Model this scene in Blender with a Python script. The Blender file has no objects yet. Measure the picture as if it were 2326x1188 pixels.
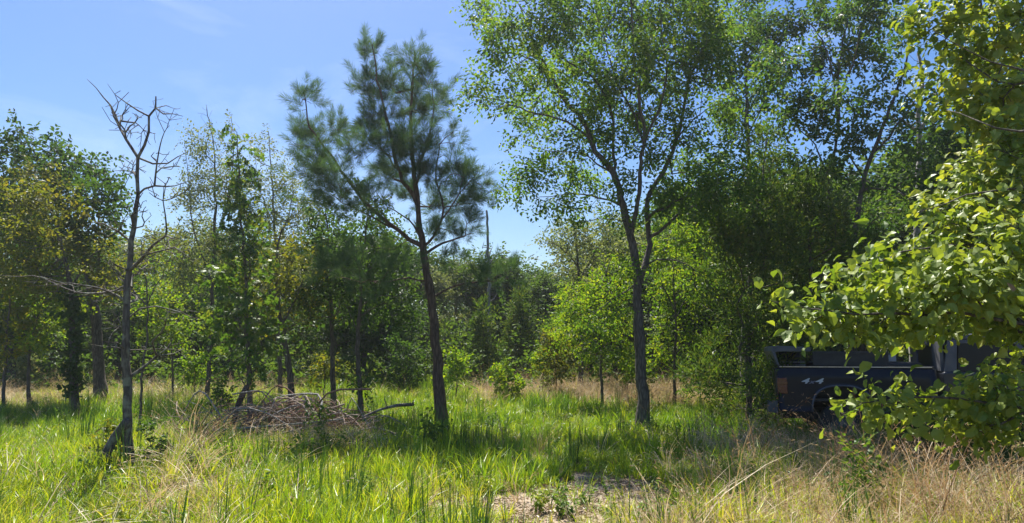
import bpy, math, random
import numpy as np
from mathutils import Vector, Matrix, Euler

# ------------------------------------------------------------------ camera, sky, sun, exposure
scene = bpy.context.scene
COL = scene.collection
EYE, FPX, PITCH = 1.6, 1600.0, math.radians(7.33)
cam_data = bpy.data.cameras.new("camera")
cam_data.sensor_width = 36.0
cam_data.lens = 36.0 * FPX / 2326.0
cam_data.clip_start, cam_data.clip_end = 0.05, 2000.0
cam = bpy.data.objects.new("camera", cam_data)
cam.location = (0, 0, EYE)
cam.rotation_euler = (math.radians(90) + PITCH, 0, 0)
COL.objects.link(cam)
scene.camera = cam

SUN_EL, SUN_AZ = math.radians(61), math.radians(-19)      # azimuth from +Y, positive towards +X
world = bpy.data.worlds.new("World")
scene.world = world
world.use_nodes = True
wn, wl = world.node_tree.nodes, world.node_tree.links
wn.clear()
sky = wn.new("ShaderNodeTexSky")
sky.sky_type = 'NISHITA'
sky.sun_disc = False
sky.sun_elevation, sky.sun_rotation = SUN_EL, SUN_AZ
sky.altitude, sky.air_density, sky.dust_density, sky.ozone_density = 100, 1.2, 1.0, 3.0
bg = wn.new("ShaderNodeBackground")
bg.inputs['Strength'].default_value = 0.07
wo = wn.new("ShaderNodeOutputWorld")
hs = wn.new("ShaderNodeHueSaturation"); hs.inputs['Saturation'].default_value = 1.36; hs.inputs['Hue'].default_value = .511
wtc = wn.new("ShaderNodeTexCoord"); wmp = wn.new("ShaderNodeMapping"); wmp.inputs['Scale'].default_value = (1.2, 1.2, 4.0); wmp.inputs['Rotation'].default_value = (.5, .3, .4)
wno = wn.new("ShaderNodeTexNoise"); wno.inputs['Scale'].default_value = 2.2; wno.inputs['Detail'].default_value = 7; wno.inputs['Roughness'].default_value = .6; wno.inputs['Distortion'].default_value = .5
wr = wn.new("ShaderNodeValToRGB"); wr.color_ramp.elements[0].position = .5; wr.color_ramp.elements[1].position = .85; wr.color_ramp.elements[1].color = (.26, .26, .26, 1)
wmx = wn.new("ShaderNodeMixRGB"); wmx.inputs[2].default_value = (9, 9.6, 10.5, 1)                 # cirrus-like veil added to the sky in place of a lens streak
wl.new(wtc.outputs['Generated'], wmp.inputs[0]); wl.new(wmp.outputs[0], wno.inputs['Vector']); wl.new(wno.outputs['Fac'], wr.inputs[0]); wl.new(wr.outputs[0], wmx.inputs[0])
wl.new(sky.outputs[0], hs.inputs['Color']); wl.new(hs.outputs[0], wmx.inputs[1]); wl.new(wmx.outputs[0], bg.inputs[0]); wl.new(bg.outputs[0], wo.inputs[0])

sun_data = bpy.data.lights.new("sun", 'SUN')
sun_data.energy, sun_data.angle, sun_data.color = 5.0, math.radians(0.53), (1.0, 0.955, 0.87)
sun = bpy.data.objects.new("sun", sun_data)
S = Vector((math.sin(SUN_AZ) * math.cos(SUN_EL), math.cos(SUN_AZ) * math.cos(SUN_EL), math.sin(SUN_EL)))
sun.rotation_euler = (-S).to_track_quat('-Z', 'Y').to_euler()
sun.location = S * 60
COL.objects.link(sun)

scene.view_settings.view_transform = 'Standard'
scene.view_settings.look = 'None'
scene.view_settings.exposure = 1.1
scene.view_settings.gamma = 1.0
scene.view_settings.use_curve_mapping = False
scene.cycles.use_denoising = True
scene.cycles.max_bounces = 7
scene.cycles.diffuse_bounces = 4
scene.cycles.glossy_bounces = 3
scene.cycles.transmission_bounces = 5
scene.cycles.sample_clamp_indirect = 6.0

# ------------------------------------------------------------------ helpers
RNG = np.random.default_rng(7)
cp, sp = math.cos(PITCH), math.sin(PITCH)

def P(px, py, Y):
    """the point at forward distance Y that the photograph shows at pixel (px, py)"""
    cx, cy = (px - 1163.0) / FPX, (594.0 - py) / FPX
    d = np.array([cx, cp - cy * sp, sp + cy * cp])
    return np.array([0, 0, EYE]) + d * (Y / d[1])

def GX(px, Y, z=0.0):
    return (px - 1163.0) / FPX * (Y * cp + (z - EYE) * sp)

def PXOF(x, y, z=0.0):
    return 1163.0 + FPX * x / np.maximum(y * cp + (z - EYE) * sp, .1)

def terrain(x, y):
    return (0.06 * np.sin(x * .45 + 1.3) * np.cos(y * .38) + 0.05 * np.sin(x * .17 - y * .23 + .7)
            + 0.02 * np.sin(x * 1.7 + y * 1.1) * np.sin(y * 1.9 - x * .6)
            + .032 * np.clip(y - 15.5, 0, 24))             # the field rises gently to the wood

def smooth(a, b, v):
    t = np.clip((v - a) / (b - a), 0, 1)
    return t * t * (3 - 2 * t)

def mesh_data(name, V, faces, mat=None, smooth_shade=False):
    """faces: list of (n,k) int arrays"""
    V = np.asarray(V, dtype=np.float32)
    me = bpy.data.meshes.new(name)
    faces = [np.asarray(f, dtype=np.int32) for f in faces if len(f)]
    me.vertices.add(len(V)); me.vertices.foreach_set("co", V.ravel())
    nl = sum(f.size for f in faces); npoly = sum(len(f) for f in faces)
    me.loops.add(nl); me.polygons.add(npoly)
    if npoly:
        me.loops.foreach_set("vertex_index", np.concatenate([f.ravel() for f in faces]))
        tot = np.concatenate([np.full(len(f), f.shape[1], np.int32) for f in faces])
        me.polygons.foreach_set("loop_start", np.concatenate([[0], np.cumsum(tot)[:-1]]).astype(np.int32))
        me.polygons.foreach_set("use_smooth", np.full(npoly, smooth_shade))
    if mat: me.materials.append(mat)
    me.update(calc_edges=True)
    return me

def link(name, data, parent=None):
    o = bpy.data.objects.new(name, data)
    COL.objects.link(o)
    if parent is not None: o.parent = parent
    return o

def tag(o, label=None, cat=None, group=None, kind=None):
    if label: o["label"] = label
    if cat: o["category"] = cat
    if group: o["group"] = group
    if kind: o["kind"] = kind
    return o

def thing(name, loc, label, cat, group=None):
    o = link(name, None)
    o.location = [float(v) for v in loc]
    return tag(o, label, cat, group)

# ------------------------------------------------------------------ materials
def nodes_of(name):
    m = bpy.data.materials.new(name)
    m.use_nodes = True
    n, l = m.node_tree.nodes, m.node_tree.links
    n.clear()
    out = n.new("ShaderNodeOutputMaterial")
    return m, n, l, out

def ramp(n, cols, inter='LINEAR'):
    r = n.new("ShaderNodeValToRGB")
    r.color_ramp.interpolation = inter
    els = r.color_ramp.elements
    while len(els) < len(cols): els.new(0.5)
    for i, c in enumerate(cols):
        p, c = (c if len(c) == 2 else (i / max(1, len(cols) - 1), c))
        els[i].position = p
        els[i].color = (*c, 1)
    return r

def leaf_mat(name, cols, trans_gain=(1.6, 1.5, .7), mix=.5, rough=.42, spec=.5, tint=False, patch=0.25):
    """thin leaf: reflecting face + light passing through; colour differs from leaf to leaf"""
    m, n, l, out = nodes_of(name)
    geo = n.new("ShaderNodeNewGeometry"); oi = n.new("ShaderNodeObjectInfo")
    tc = n.new("ShaderNodeTexCoord")
    noi = n.new("ShaderNodeTexNoise"); noi.inputs['Scale'].default_value = 0.9; noi.inputs['Detail'].default_value = 2
    l.new(geo.outputs['Position'], noi.inputs['Vector'])
    a = n.new("ShaderNodeMath"); a.operation = 'MULTIPLY_ADD'
    a.inputs[1].default_value = 1.0 - patch
    b = n.new("ShaderNodeMath"); b.operation = 'MULTIPLY_ADD'; b.inputs[1].default_value = patch * 2.2; b.inputs[2].default_value = -patch * .6
    l.new(noi.outputs['Fac'], b.inputs[0])
    l.new(geo.outputs['Random Per Island'], a.inputs[0]); l.new(b.outputs[0], a.inputs[2])
    fac = a.outputs[0]
    if tint:
        at = n.new("ShaderNodeAttribute"); at.attribute_type = 'INSTANCER'; at.attribute_name = "tint"
        c = n.new("ShaderNodeMath"); c.operation = 'MULTIPLY_ADD'; c.inputs[1].default_value = .32
        l.new(geo.outputs['Random Per Island'], c.inputs[0])
        d = n.new("ShaderNodeMath"); d.operation = 'MULTIPLY'; d.inputs[1].default_value = .72
        l.new(at.outputs['Fac'], d.inputs[0]); l.new(d.outputs[0], c.inputs[2]); fac = c.outputs[0]
    r = ramp(n, cols)
    l.new(fac, r.inputs[0])
    g = n.new("ShaderNodeMixRGB"); g.blend_type = 'MULTIPLY'; g.inputs[0].default_value = 1
    g.inputs[2].default_value = (*trans_gain, 1)
    l.new(r.outputs[0], g.inputs[1])
    pb = n.new("ShaderNodeBsdfPrincipled")
    pb.inputs['Roughness'].default_value = rough
    pb.inputs['Specular IOR Level'].default_value = spec
    l.new(r.outputs[0], pb.inputs['Base Color'])
    tr = n.new("ShaderNodeBsdfTranslucent"); l.new(g.outputs[0], tr.inputs[0])
    mx = n.new("ShaderNodeMixShader"); mx.inputs[0].default_value = mix
    l.new(pb.outputs[0], mx.inputs[1]); l.new(tr.outputs[0], mx.inputs[2]); l.new(mx.outputs[0], out.inputs[0])
    return m

def bark_mat(name, dark, light, lichen=None, scale=9.0, bump=.6):
    m, n, l, out = nodes_of(name)
    tc = n.new("ShaderNodeTexCoord")
    mp = n.new("ShaderNodeMapping"); mp.inputs['Scale'].default_value = (1, 1, .22)
    l.new(tc.outputs['Object'], mp.inputs[0])
    no = n.new("ShaderNodeTexNoise"); no.inputs['Scale'].default_value = scale * 2.2; no.inputs['Detail'].default_value = 6; no.inputs['Roughness'].default_value = .65
    vo = n.new("ShaderNodeTexVoronoi"); vo.inputs['Scale'].default_value = scale * 2.4; vo.feature = 'DISTANCE_TO_EDGE'
    l.new(mp.outputs[0], no.inputs['Vector']); l.new(mp.outputs[0], vo.inputs['Vector'])
    mu = n.new("ShaderNodeMath"); mu.operation = 'MULTIPLY_ADD'; mu.inputs[1].default_value = 1.3
    l.new(vo.outputs['Distance'], mu.inputs[0]); l.new(no.outputs['Fac'], mu.inputs[2])
    r = ramp(n, [(.3, dark), (.62, tuple((a + b) / 2 for a, b in zip(dark, light))), (.95, light)])
    l.new(mu.outputs[0], r.inputs[0])
    colour = r.outputs[0]
    if lichen:
        n2 = n.new("ShaderNodeTexNoise"); n2.inputs['Scale'].default_value = 6.5; n2.inputs['Detail'].default_value = 5
        l.new(tc.outputs['Object'], n2.inputs['Vector'])
        r2 = ramp(n, [(.52, (0, 0, 0)), (.62, (1, 1, 1))]); l.new(n2.outputs['Fac'], r2.inputs[0])
        mx = n.new("ShaderNodeMixRGB"); mx.inputs[2].default_value = (*lichen, 1)
        l.new(r2.outputs[0], mx.inputs[0]); l.new(colour, mx.inputs[1]); colour = mx.outputs[0]
    pb = n.new("ShaderNodeBsdfPrincipled"); pb.inputs['Roughness'].default_value = .9; pb.inputs['Specular IOR Level'].default_value = .2
    l.new(colour, pb.inputs['Base Color'])
    bp = n.new("ShaderNodeBump"); bp.inputs['Strength'].default_value = bump; bp.inputs['Distance'].default_value = .03
    l.new(mu.outputs[0], bp.inputs['Height']); l.new(bp.outputs[0], pb.inputs['Normal'])
    l.new(pb.outputs[0], out.inputs[0])
    return m

def plain_mat(name, col, rough=.5, metal=0.0, coat=0.0, var=.12, scale=5.0, dirt=None, trans=0.0, spec=.5):
    m, n, l, out = nodes_of(name)
    pb = n.new("ShaderNodeBsdfPrincipled")
    tc = n.new("ShaderNodeTexCoord"); no = n.new("ShaderNodeTexNoise")
    no.inputs['Scale'].default_value = scale; no.inputs['Detail'].default_value = 5
    l.new(tc.outputs['Object'], no.inputs['Vector'])
    lo = tuple(c * (1 - var) for c in col); hi = tuple(min(1, c * (1 + var)) for c in col)
    r = ramp(n, [(.35, lo), (.65, hi)]); l.new(no.outputs['Fac'], r.inputs[0])
    colour = r.outputs[0]
    if dirt:
        n2 = n.new("ShaderNodeTexNoise"); n2.inputs['Scale'].default_value = scale * .6; n2.inputs['Detail'].default_value = 8; n2.inputs['Roughness'].default_value = .7
        l.new(tc.outputs['Object'], n2.inputs['Vector'])
        r2 = ramp(n, [(.48, (0, 0, 0)), (.75, (.7, .7, .7))]); l.new(n2.outputs['Fac'], r2.inputs[0])
        mx = n.new("ShaderNodeMixRGB"); mx.inputs[2].default_value = (*dirt, 1)
        l.new(r2.outputs[0], mx.inputs[0]); l.new(colour, mx.inputs[1]); colour = mx.outputs[0]
    l.new(colour, pb.inputs['Base Color'])
    rr = n.new("ShaderNodeMath"); rr.operation = 'MULTIPLY_ADD'; rr.inputs[1].default_value = .25; rr.inputs[2].default_value = max(0, rough - .12)
    l.new(no.outputs['Fac'], rr.inputs[0]); l.new(rr.outputs[0], pb.inputs['Roughness'])
    pb.inputs['Metallic'].default_value = metal
    pb.inputs['Coat Weight'].default_value = coat
    pb.inputs['Specular IOR Level'].default_value = spec
    pb.inputs['Transmission Weight'].default_value = trans
    l.new(pb.outputs[0], out.inputs[0])
    return m

M = {}
M['elm'] = leaf_mat('elm_leaf', [(0, (.035, .085, .018)), (.4, (.06, .13, .022)), (.75, (.10, .17, .028)), (.95, (.15, .20, .03)), (1.0, (.30, .27, .035))], (2.3, 2.1, .6), mix=.52, spec=.25, rough=.5)
M['oak'] = leaf_mat('oak_leaf', [(.025, .06, .016), (.045, .095, .022), (.075, .13, .028)], (1.8, 1.7, .6), mix=.45, spec=.22, rough=.5)
M['autumn'] = leaf_mat('yellowing_leaf', [(.05, .085, .015), (.09, .13, .02), (.13, .155, .025), (.19, .175, .03)], (1.9, 1.6, .5), mix=.48, spec=.25, rough=.5)
M['bright'] = leaf_mat('bright_leaf', [(.04, .10, .012), (.085, .17, .018), (.14, .22, .025), (.24, .27, .03)], (2.0, 1.8, .5), mix=.52, spec=.25, rough=.5)
M['midoak'] = leaf_mat('mid_green_leaf', [(.03, .075, .02), (.05, .115, .026), (.085, .155, .032), (.16, .2, .04)], (1.8, 1.7, .6), mix=.46, spec=.25, rough=.5)
M['gum'] = leaf_mat('glossy_leaf', [(.035, .085, .015), (.06, .13, .02), (.11, .18, .025), (.2, .22, .03)], mix=.45, rough=.45, spec=.25)
M['pale'] = leaf_mat('pale_leaf', [(.08, .12, .05), (.14, .18, .08), (.22, .24, .11)], mix=.45, spec=.3, rough=.5)
M['needle'] = leaf_mat('pine_needle', [(.035, .085, .042), (.06, .125, .055), (.10, .165, .05)], mix=.38, spec=.12, rough=.6)
M['cedar'] = leaf_mat('cedar_foliage', [(.035, .075, .018), (.065, .12, .025), (.11, .165, .03), (.16, .15, .04)], (1.6, 1.6, .6), mix=.42, spec=.2)
M['bush'] = leaf_mat('broad_leaf', [(.045, .10, .02), (.075, .145, .03), (.12, .19, .045), (.24, .25, .05)], (1.9, 1.7, .5), mix=.38, rough=.38, spec=.85, patch=.15)
M['bushdead'] = leaf_mat('withered_leaf', [(.22, .12, .05), (.34, .22, .10)], mix=.4)
M['far'] = leaf_mat('far_leaf', [(.03, .065, .02), (.06, .11, .028), (.10, .15, .035)], (1.8, 1.7, .6), mix=.45, spec=.2, rough=.55)
M['grass'] = leaf_mat('grass_blade', [(.04, .115, .012), (.095, .21, .014), (.20, .33, .016), (.38, .43, .02), (.52, .46, .13)], (1.5, 1.35, .7), mix=.48, rough=.4, spec=.5, tint=True)
M['straw'] = leaf_mat('straw_blade', [(.19, .095, .05), (.36, .24, .13), (.52, .42, .26), (.64, .56, .40)], (1.2, 1.1, .9), mix=.35, rough=.55, spec=.4, tint=True)
M['rush'] = leaf_mat('rush_stem', [(.03, .08, .015), (.05, .12, .02), (.1, .16, .03)], mix=.3, tint=True)
M['weed'] = leaf_mat('weed_leaf', [(.05, .11, .02), (.10, .19, .03), (.19, .26, .04), (.3, .28, .05)], mix=.45, tint=True)
M['litter'] = leaf_mat('leaf_litter', [(.08, .05, .03), (.16, .105, .065), (.26, .19, .12), (.36, .29, .2)], mix=.1, tint=True)
M['bark'] = bark_mat('grey_brown_bark', (.035, .028, .022), (.16, .14, .12))
M['pinebark'] = bark_mat('pine_bark', (.03, .022, .018), (.15, .105, .08), scale=7, bump=.9)
M['deadbark'] = bark_mat('lichen_bark', (.035, .03, .026), (.16, .14, .12), lichen=(.2, .205, .16))
M['deadgrey'] = bark_mat('weathered_wood', (.11, .1, .095), (.36, .34, .31), bump=.4)
M['twig'] = bark_mat('dry_twig', (.14, .10, .075), (.42, .34, .27), bump=.3)
M['redtwig'] = bark_mat('red_brown_twig', (.10, .05, .035), (.27, .17, .12), bump=.3)

# ------------------------------------------------------------------ leaves
TPL = {
 'rhomb': ([(0, 0, 0), (.45, .5, .10), (1, 0, -.08), (.45, -.5, .10)], [[(0, 2, 1), (0, 3, 2)]]),
 'oval': ([(0, 0, 0), (.28, .40, .09), (.62, .46, .05), (1, 0, -.14), (.62, -.46, .05), (.28, -.40, .09)], [[(0, 3, 2, 1), (0, 5, 4, 3)]]),
 'blade': ([(0, 0, 0), (.5, .5, 0), (1, 0, 0)], [[(0, 1, 2)]]),
 'star': ([(0, 0, 0), (.1, .62, .03), (.38, .3, .05), (.72, .62, -.02), (.66, .2, .03), (1, 0, -.1), (.66, -.2, .03), (.72, -.62, -.02), (.38, -.3, .05), (.1, -.62, .03)],
          [[(0, 4, 3, 2, 1)[::-1], (0, 9, 8, 7, 6)[::-1]], [(0, 6, 5, 4)[::-1]]]),
 'lobed': ([(0, 0, 0), (.5, 0, -.03), (1, 0, -.2), (.16, .13, .03), (.36, .30, .07), (.52, .40, .06), (.60, .33, .04), (.78, .44, -.02), (.92, .27, -.12),
            (.16, -.13, .03), (.36, -.30, .07), (.52, -.38, .06), (.62, -.32, .04), (.8, -.42, -.02), (.93, -.25, -.12)],
           [[(0, 1, 4, 3)[::-1], (1, 6, 5, 4)[::-1], (0, 9, 10, 1)[::-1], (1, 10, 11, 12)[::-1]], [(1, 2, 8, 7, 6)[::-1], (1, 12, 13, 14, 2)[::-1]]]),
 'ovate': ([(0, 0, 0), (.45, 0, -.01), (1, 0, -.22), (.14, .2, .04), (.38, .37, .08), (.68, .30, .02), (.14, -.2, .04), (.38, -.37, .08), (.68, -.30, .02)],
           [[(0, 1, 4, 3)[::-1], (1, 2, 5, 4)[::-1], (0, 6, 7, 1)[::-1], (1, 7, 8, 2)[::-1]]]),
}

def unit(v):
    return v / np.maximum(np.linalg.norm(v, axis=-1, keepdims=True), 1e-9)

def leaf_frames(n, rng, up=1.0, spread=.7, dirs=None, droop=.15, bias=(0, 0)):
    N = unit(np.array([bias[0], bias[1], up]) + rng.normal(0, spread, (n, 3)))
    D = rng.normal(0, 1, (n, 3)) if dirs is None else dirs + rng.normal(0, .45, (n, 3))
    D = unit(D - N * np.sum(D * N, 1, keepdims=True))
    D = unit(D + np.array([0, 0, -droop]))
    Sd = unit(np.cross(N, D)); N = np.cross(D, Sd)
    return D, Sd, N

def leaves_geo(C, D, Sd, N, L, W, tpl):
    pts, fgroups = TPL[tpl]
    pts = np.array(pts, float)
    k = len(pts)
    V = (C[:, None, :] + pts[None, :, 0:1] * (L[:, None, None] * D[:, None, :]) + pts[None, :, 1:2] * (W[:, None, None] * Sd[:, None, :])
         + pts[None, :, 2:3] * (L[:, None, None] * N[:, None, :]))
    off = (np.arange(len(C)) * k)[:, None, None]
    F = [(np.array(fg)[None] + off).reshape(-1, len(fg[0])) for fg in fgroups]
    return V.reshape(-1, 3), F

def merge(parts):
    Vs, Fs, o = [], {}, 0
    for V, F in parts:
        Vs.append(V)
        for f in F:
            f = np.asarray(f)
            if len(f): Fs.setdefault(f.shape[1], []).append(f + o)
        o += len(V)
    return np.concatenate(Vs), [np.concatenate(v) for v in Fs.values()]

# ------------------------------------------------------------------ wood
def spline(pts, step):
    pts = np.asarray(pts, float)
    if len(pts) < 3:
        n = max(2, int(np.linalg.norm(pts[1] - pts[0]) / step) + 1)
        t = np.linspace(0, 1, n)[:, None]
        return pts[0] * (1 - t) + pts[1] * t
    Q = np.vstack([2 * pts[0] - pts[1], pts, 2 * pts[-1] - pts[-2]])
    out = []
    for i in range(1, len(Q) - 2):
        a, b, c, d = Q[i - 1], Q[i], Q[i + 1], Q[i + 2]
        n = max(1, int(np.linalg.norm(c - b) / step))
        for t in np.arange(n) / n:
            out.append(.5 * (2 * b + (c - a) * t + (2 * a - 5 * b + 4 * c - d) * t * t + (3 * b - a - 3 * c + d) * t ** 3))
    out.append(Q[-2])
    return np.array(out)

def tube(pts, rad, sides, rough=0.0, rng=RNG, cap=True):
    pts = np.asarray(pts, float); n = len(pts)
    rad = np.asarray(rad, float)
    T = unit(np.gradient(pts, axis=0))
    ref = np.where(np.abs(T[:, 2:3]) > .9, np.array([[1., 0, 0]]), np.array([[0, 0, 1.]]))
    ref = np.repeat(ref[:1], n, 0) if n < 3 else ref
    A = unit(np.cross(T, ref))
    for i in range(1, n):
        v = A[i - 1] - T[i] * np.dot(A[i - 1], T[i])
        A[i] = v / max(np.linalg.norm(v), 1e-9)
    B = np.cross(T, A)
    th = np.arange(sides) * 2 * math.pi / sides
    rr = rad[:, None] * (1 + (rng.normal(0, rough, (n, sides)) if rough else 0))
    V = pts[:, None] + rr[..., None] * (np.cos(th)[None, :, None] * A[:, None] + np.sin(th)[None, :, None] * B[:, None])
    i = np.arange(n - 1)[:, None] * sides; j = np.arange(sides)[None]; j2 = (j + 1) % sides
    F = np.stack([i + j, i + j2, i + sides + j2, i + sides + j], -1).reshape(-1, 4)
    V = V.reshape(-1, 3)
    Fs = [F]
    if cap and sides > 2:
        V = np.vstack([V, pts[-1] + T[-1] * rad[-1] * .6])
        c = len(V) - 1; b = (n - 1) * sides
        Fs.append(np.array([(b + k, b + (k + 1) % sides, c) for k in range(sides)]))
    return V, Fs

class Skeleton:
    """nodes joined parent to child; stems are drawn first, the rest grows out to the crown points"""
    def __init__(s):
        s.p, s.par, s.r, s.g, s.pl = [], [], [], [], []
    def add(s, p, par, r, g):
        s.p.append(np.asarray(p, float)); s.par.append(par); s.r.append(r); s.g.append(g)
        s.pl.append(0 if par < 0 else s.pl[par] + float(np.linalg.norm(s.p[-1] - s.p[par])))
        return len(s.p) - 1
    def stem(s, pts, r0, r1, g, step=.2, wob=0.0, rng=RNG):
        Q = spline(pts, step)
        Q[1:-1] += rng.normal(0, wob, Q[1:-1].shape) if wob else 0
        par = -1
        if s.p:
            dd = np.linalg.norm(np.array(s.p) - Q[0], axis=1); par = int(np.argmin(dd))
            Q = Q[1:]
        for i, q in enumerate(Q):
            t = i / max(1, len(Q) - 1)
            par = s.add(q, par, r0 * (1 - t) + r1 * t, g)
    def grow(s, pts, bf=.25, step=.3, rng=RNG, bend=.12, newgroup=None):
        pts = np.asarray(pts, float); N = len(pts)
        tips = np.full(N, -1)
        if N == 0: return tips
        nodes = np.array(s.p); pl = np.array(s.pl)
        D = np.linalg.norm(pts[:, None] - nodes[None], axis=2)
        cost = D + bf * pl[None]
        bi = cost.argmin(1); bc = cost[np.arange(N), bi]
        alive = np.ones(N, bool)
        for _ in range(N):
            k = int(np.where(alive, bc, 1e9).argmin())
            alive[k] = False
            par = int(bi[k]); a = s.p[par]; b = pts[k]
            L = np.linalg.norm(b - a); m = max(1, int(L / step))
            off = rng.normal(0, bend * L, 3); off[2] -= abs(off[2]) * .3
            new = []
            for i in range(1, m + 1):
                t = i / m
                par = s.add(a * (1 - t) + b * t + off * (4 * t * (1 - t)) * .5, par, None, s.g[int(bi[k])] if newgroup is None else newgroup)
                new.append(par)
            tips[k] = par
            for q in new:
                c = np.linalg.norm(pts - s.p[q], axis=1) + bf * s.pl[q]
                better = alive & (c < bc)
                bc[better] = c[better]; bi[better] = q
        return tips
    def finish(s, rtip=.004, R=None):
        n = len(s.p); cnt = np.zeros(n)
        kids = [[] for _ in range(n)]
        for i, q in enumerate(s.par):
            if q >= 0: kids[q].append(i)
        order = np.argsort([-v for v in s.pl], kind='stable')
        for i in sorted(range(n), key=lambda i: -i):
            cnt[i] += 1 if not kids[i] else 0
            if s.par[i] >= 0: cnt[s.par[i]] += cnt[i]
        base = R if R else (s.r[0] or .1)
        k = math.log(max(base / rtip, 1.5)) / math.log(max(cnt[0], 2))
        k = min(k, .62)
        rad = np.array([rtip * max(c, 1) ** k for c in cnt])
        for i in range(n):
            if s.r[i] is not None: rad[i] = s.r[i]
            elif s.par[i] >= 0: rad[i] = min(rad[i], rad[s.par[i]] * .85)
        s.rad, s.kids, s.cnt = rad, kids, cnt
    def tubes(s, rng=RNG, fat=8):
        """dict group -> merged geometry"""
        out = {}
        roots = [i for i, q in enumerate(s.par) if q < 0]
        stack = [(r, None) for r in roots]
        while stack:
            i, start = stack.pop()
            chain = [] if start is None else [start]
            g = s.g[i]; j = i; first = True
            idx = []
            while True:
                idx.append(j)
                ks = s.kids[j]
                if not ks: break
                same = [q for q in ks if s.g[q] == g] or ks
                stemk = [q for q in same if s.r[q] is not None and s.r[j] is not None]
                nx = max(stemk or same, key=lambda q: (s.rad[q], s.cnt[q]))
                if s.g[nx] != g:
                    for q in ks: stack.append((q, j))
                    break
                for q in ks:
                    if q != nx: stack.append((q, j))
                j = nx
            pts = [s.p[q] for q in idx]; rr = [s.rad[q] for q in idx]
            if start is not None:
                pts = [s.p[start]] + pts; rr = [min(rr[0] * 1.15, s.rad[start])] + rr
            if len(pts) < 2: continue
            rm = max(rr)
            sides = fat if rm > .05 else 6 if rm > .025 else 4 if rm > .010 else 3
            out.setdefault(g, []).append(tube(np.array(pts), np.array(rr), sides, .07 if rm > .05 else 0.0, rng))
        return {g: merge(v) for g, v in out.items()}

def ball_points(c, r, n, rng):
    v = unit(rng.normal(0, 1, (n, 3))) * (rng.random((n, 1)) ** .42)
    return c + v * r

# ------------------------------------------------------------------ ground
SAND = [(1190, 1115, .55, .75), (1385, 1085, .75, 1.0), (1330, 1140, .9, .6), (1215, 1022, .3, .4), (1470, 1130, .4, .6),
        (1035, 1112, .3, .5), (425, 1095, .3, .5), (1210, 1165, .5, .4)]
SANDW = [(GX(u, 2560 / (v - 800.)), 2560 / (v - 800.), a, b) for u, v, a, b in SAND]

def sandiness(x, y):
    s = np.zeros_like(np.asarray(x, float))
    for cx, cy, a, b in SANDW:
        wob = .35 * np.sin(x * 5 + y * 3 + cx) + .25 * np.sin(y * 7 - x * 4)
        s = np.maximum(s, np.exp(-(((x - cx) / a) ** 2 + ((y - cy) / b) ** 2) * (1 + wob)))
    return s

def ground_mat():
    m, n, l, out = nodes_of('soil_and_sand')
    tc = n.new("ShaderNodeTexCoord")
    n1 = n.new("ShaderNodeTexNoise"); n1.inputs['Scale'].default_value = 1.3; n1.inputs['Detail'].default_value = 8; n1.inputs['Roughness'].default_value = .65
    n2 = n.new("ShaderNodeTexNoise"); n2.inputs['Scale'].default_value = 26; n2.inputs['Detail'].default_value = 6; n2.inputs['Roughness'].default_value = .7
    for q in (n1, n2): l.new(tc.outputs['Object'], q.inputs['Vector'])
    soil = ramp(n, [(.3, (.055, .045, .028)), (.5, (.10, .085, .045)), (.7, (.17, .14, .08))]); l.new(n1.outputs['Fac'], soil.inputs[0])
    sand = ramp(n, [(.25, (.22, .165, .115)), (.5, (.40, .315, .225)), (.75, (.52, .42, .31))]); l.new(n2.outputs['Fac'], sand.inputs[0])
    at = n.new("ShaderNodeAttribute"); at.attribute_name = "sand"
    ad = n.new("ShaderNodeMath"); ad.operation = 'MULTIPLY_ADD'; ad.inputs[1].default_value = .6
    l.new(n2.outputs['Fac'], ad.inputs[0]); l.new(at.outputs['Fac'], ad.inputs[2])
    rr = ramp(n, [(.55, (0, 0, 0)), (.8, (1, 1, 1))]); l.new(ad.outputs[0], rr.inputs[0])
    mx = n.new("ShaderNodeMixRGB"); l.new(rr.outputs[0], mx.inputs[0]); l.new(soil.outputs[0], mx.inputs[1]); l.new(sand.outputs[0], mx.inputs[2])
    pb = n.new("ShaderNodeBsdfPrincipled"); pb.inputs['Roughness'].default_value = .95; pb.inputs['Specular IOR Level'].default_value = .15
    l.new(mx.outputs[0], pb.inputs['Base Color'])
    bp = n.new("ShaderNodeBump"); bp.inputs['Strength'].default_value = .8; bp.inputs['Distance'].default_value = .04
    l.new(n2.outputs['Fac'], bp.inputs['Height']); l.new(bp.outputs[0], pb.inputs['Normal'])
    l.new(pb.outputs[0], out.inputs[0])
    return m

gx = np.concatenate([-np.geomspace(600, 20, 14), np.arange(-19.5, 19.6, .3), np.geomspace(20, 600, 14)])
gy = np.concatenate([[-300, -100, -40, -15, -5, 0, 3], np.arange(5, 30, .3), np.geomspace(30, 900, 22)])
XX, YY = np.meshgrid(gx, gy)
ZZ = terrain(XX, YY) * smooth(120, 40, np.hypot(XX, YY))
nx = len(gx)
ii = (np.arange(len(gy) - 1)[:, None] * nx + np.arange(nx - 1)[None]).ravel()
gm = mesh_data('ground', np.stack([XX, YY, ZZ], -1).reshape(-1, 3), [np.stack([ii, ii + 1, ii + nx + 1, ii + nx], -1)], ground_mat(), True)
att = gm.attributes.new("sand", 'FLOAT', 'POINT'); att.data.foreach_set("value", sandiness(XX, YY).ravel().astype(np.float32))
tag(link('ground', gm), 'sandy soil of the clearing showing between the grass', 'ground', kind='structure')

# ------------------------------------------------------------------ trees
def LEAF(mat, tpl, L, W, per, sig, up=.8, spread=.75, droop=.2):
    return dict(mat=mat, tpl=tpl, L=L, W=W, per=per, sig=sig, up=up, spread=spread, droop=droop)

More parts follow.
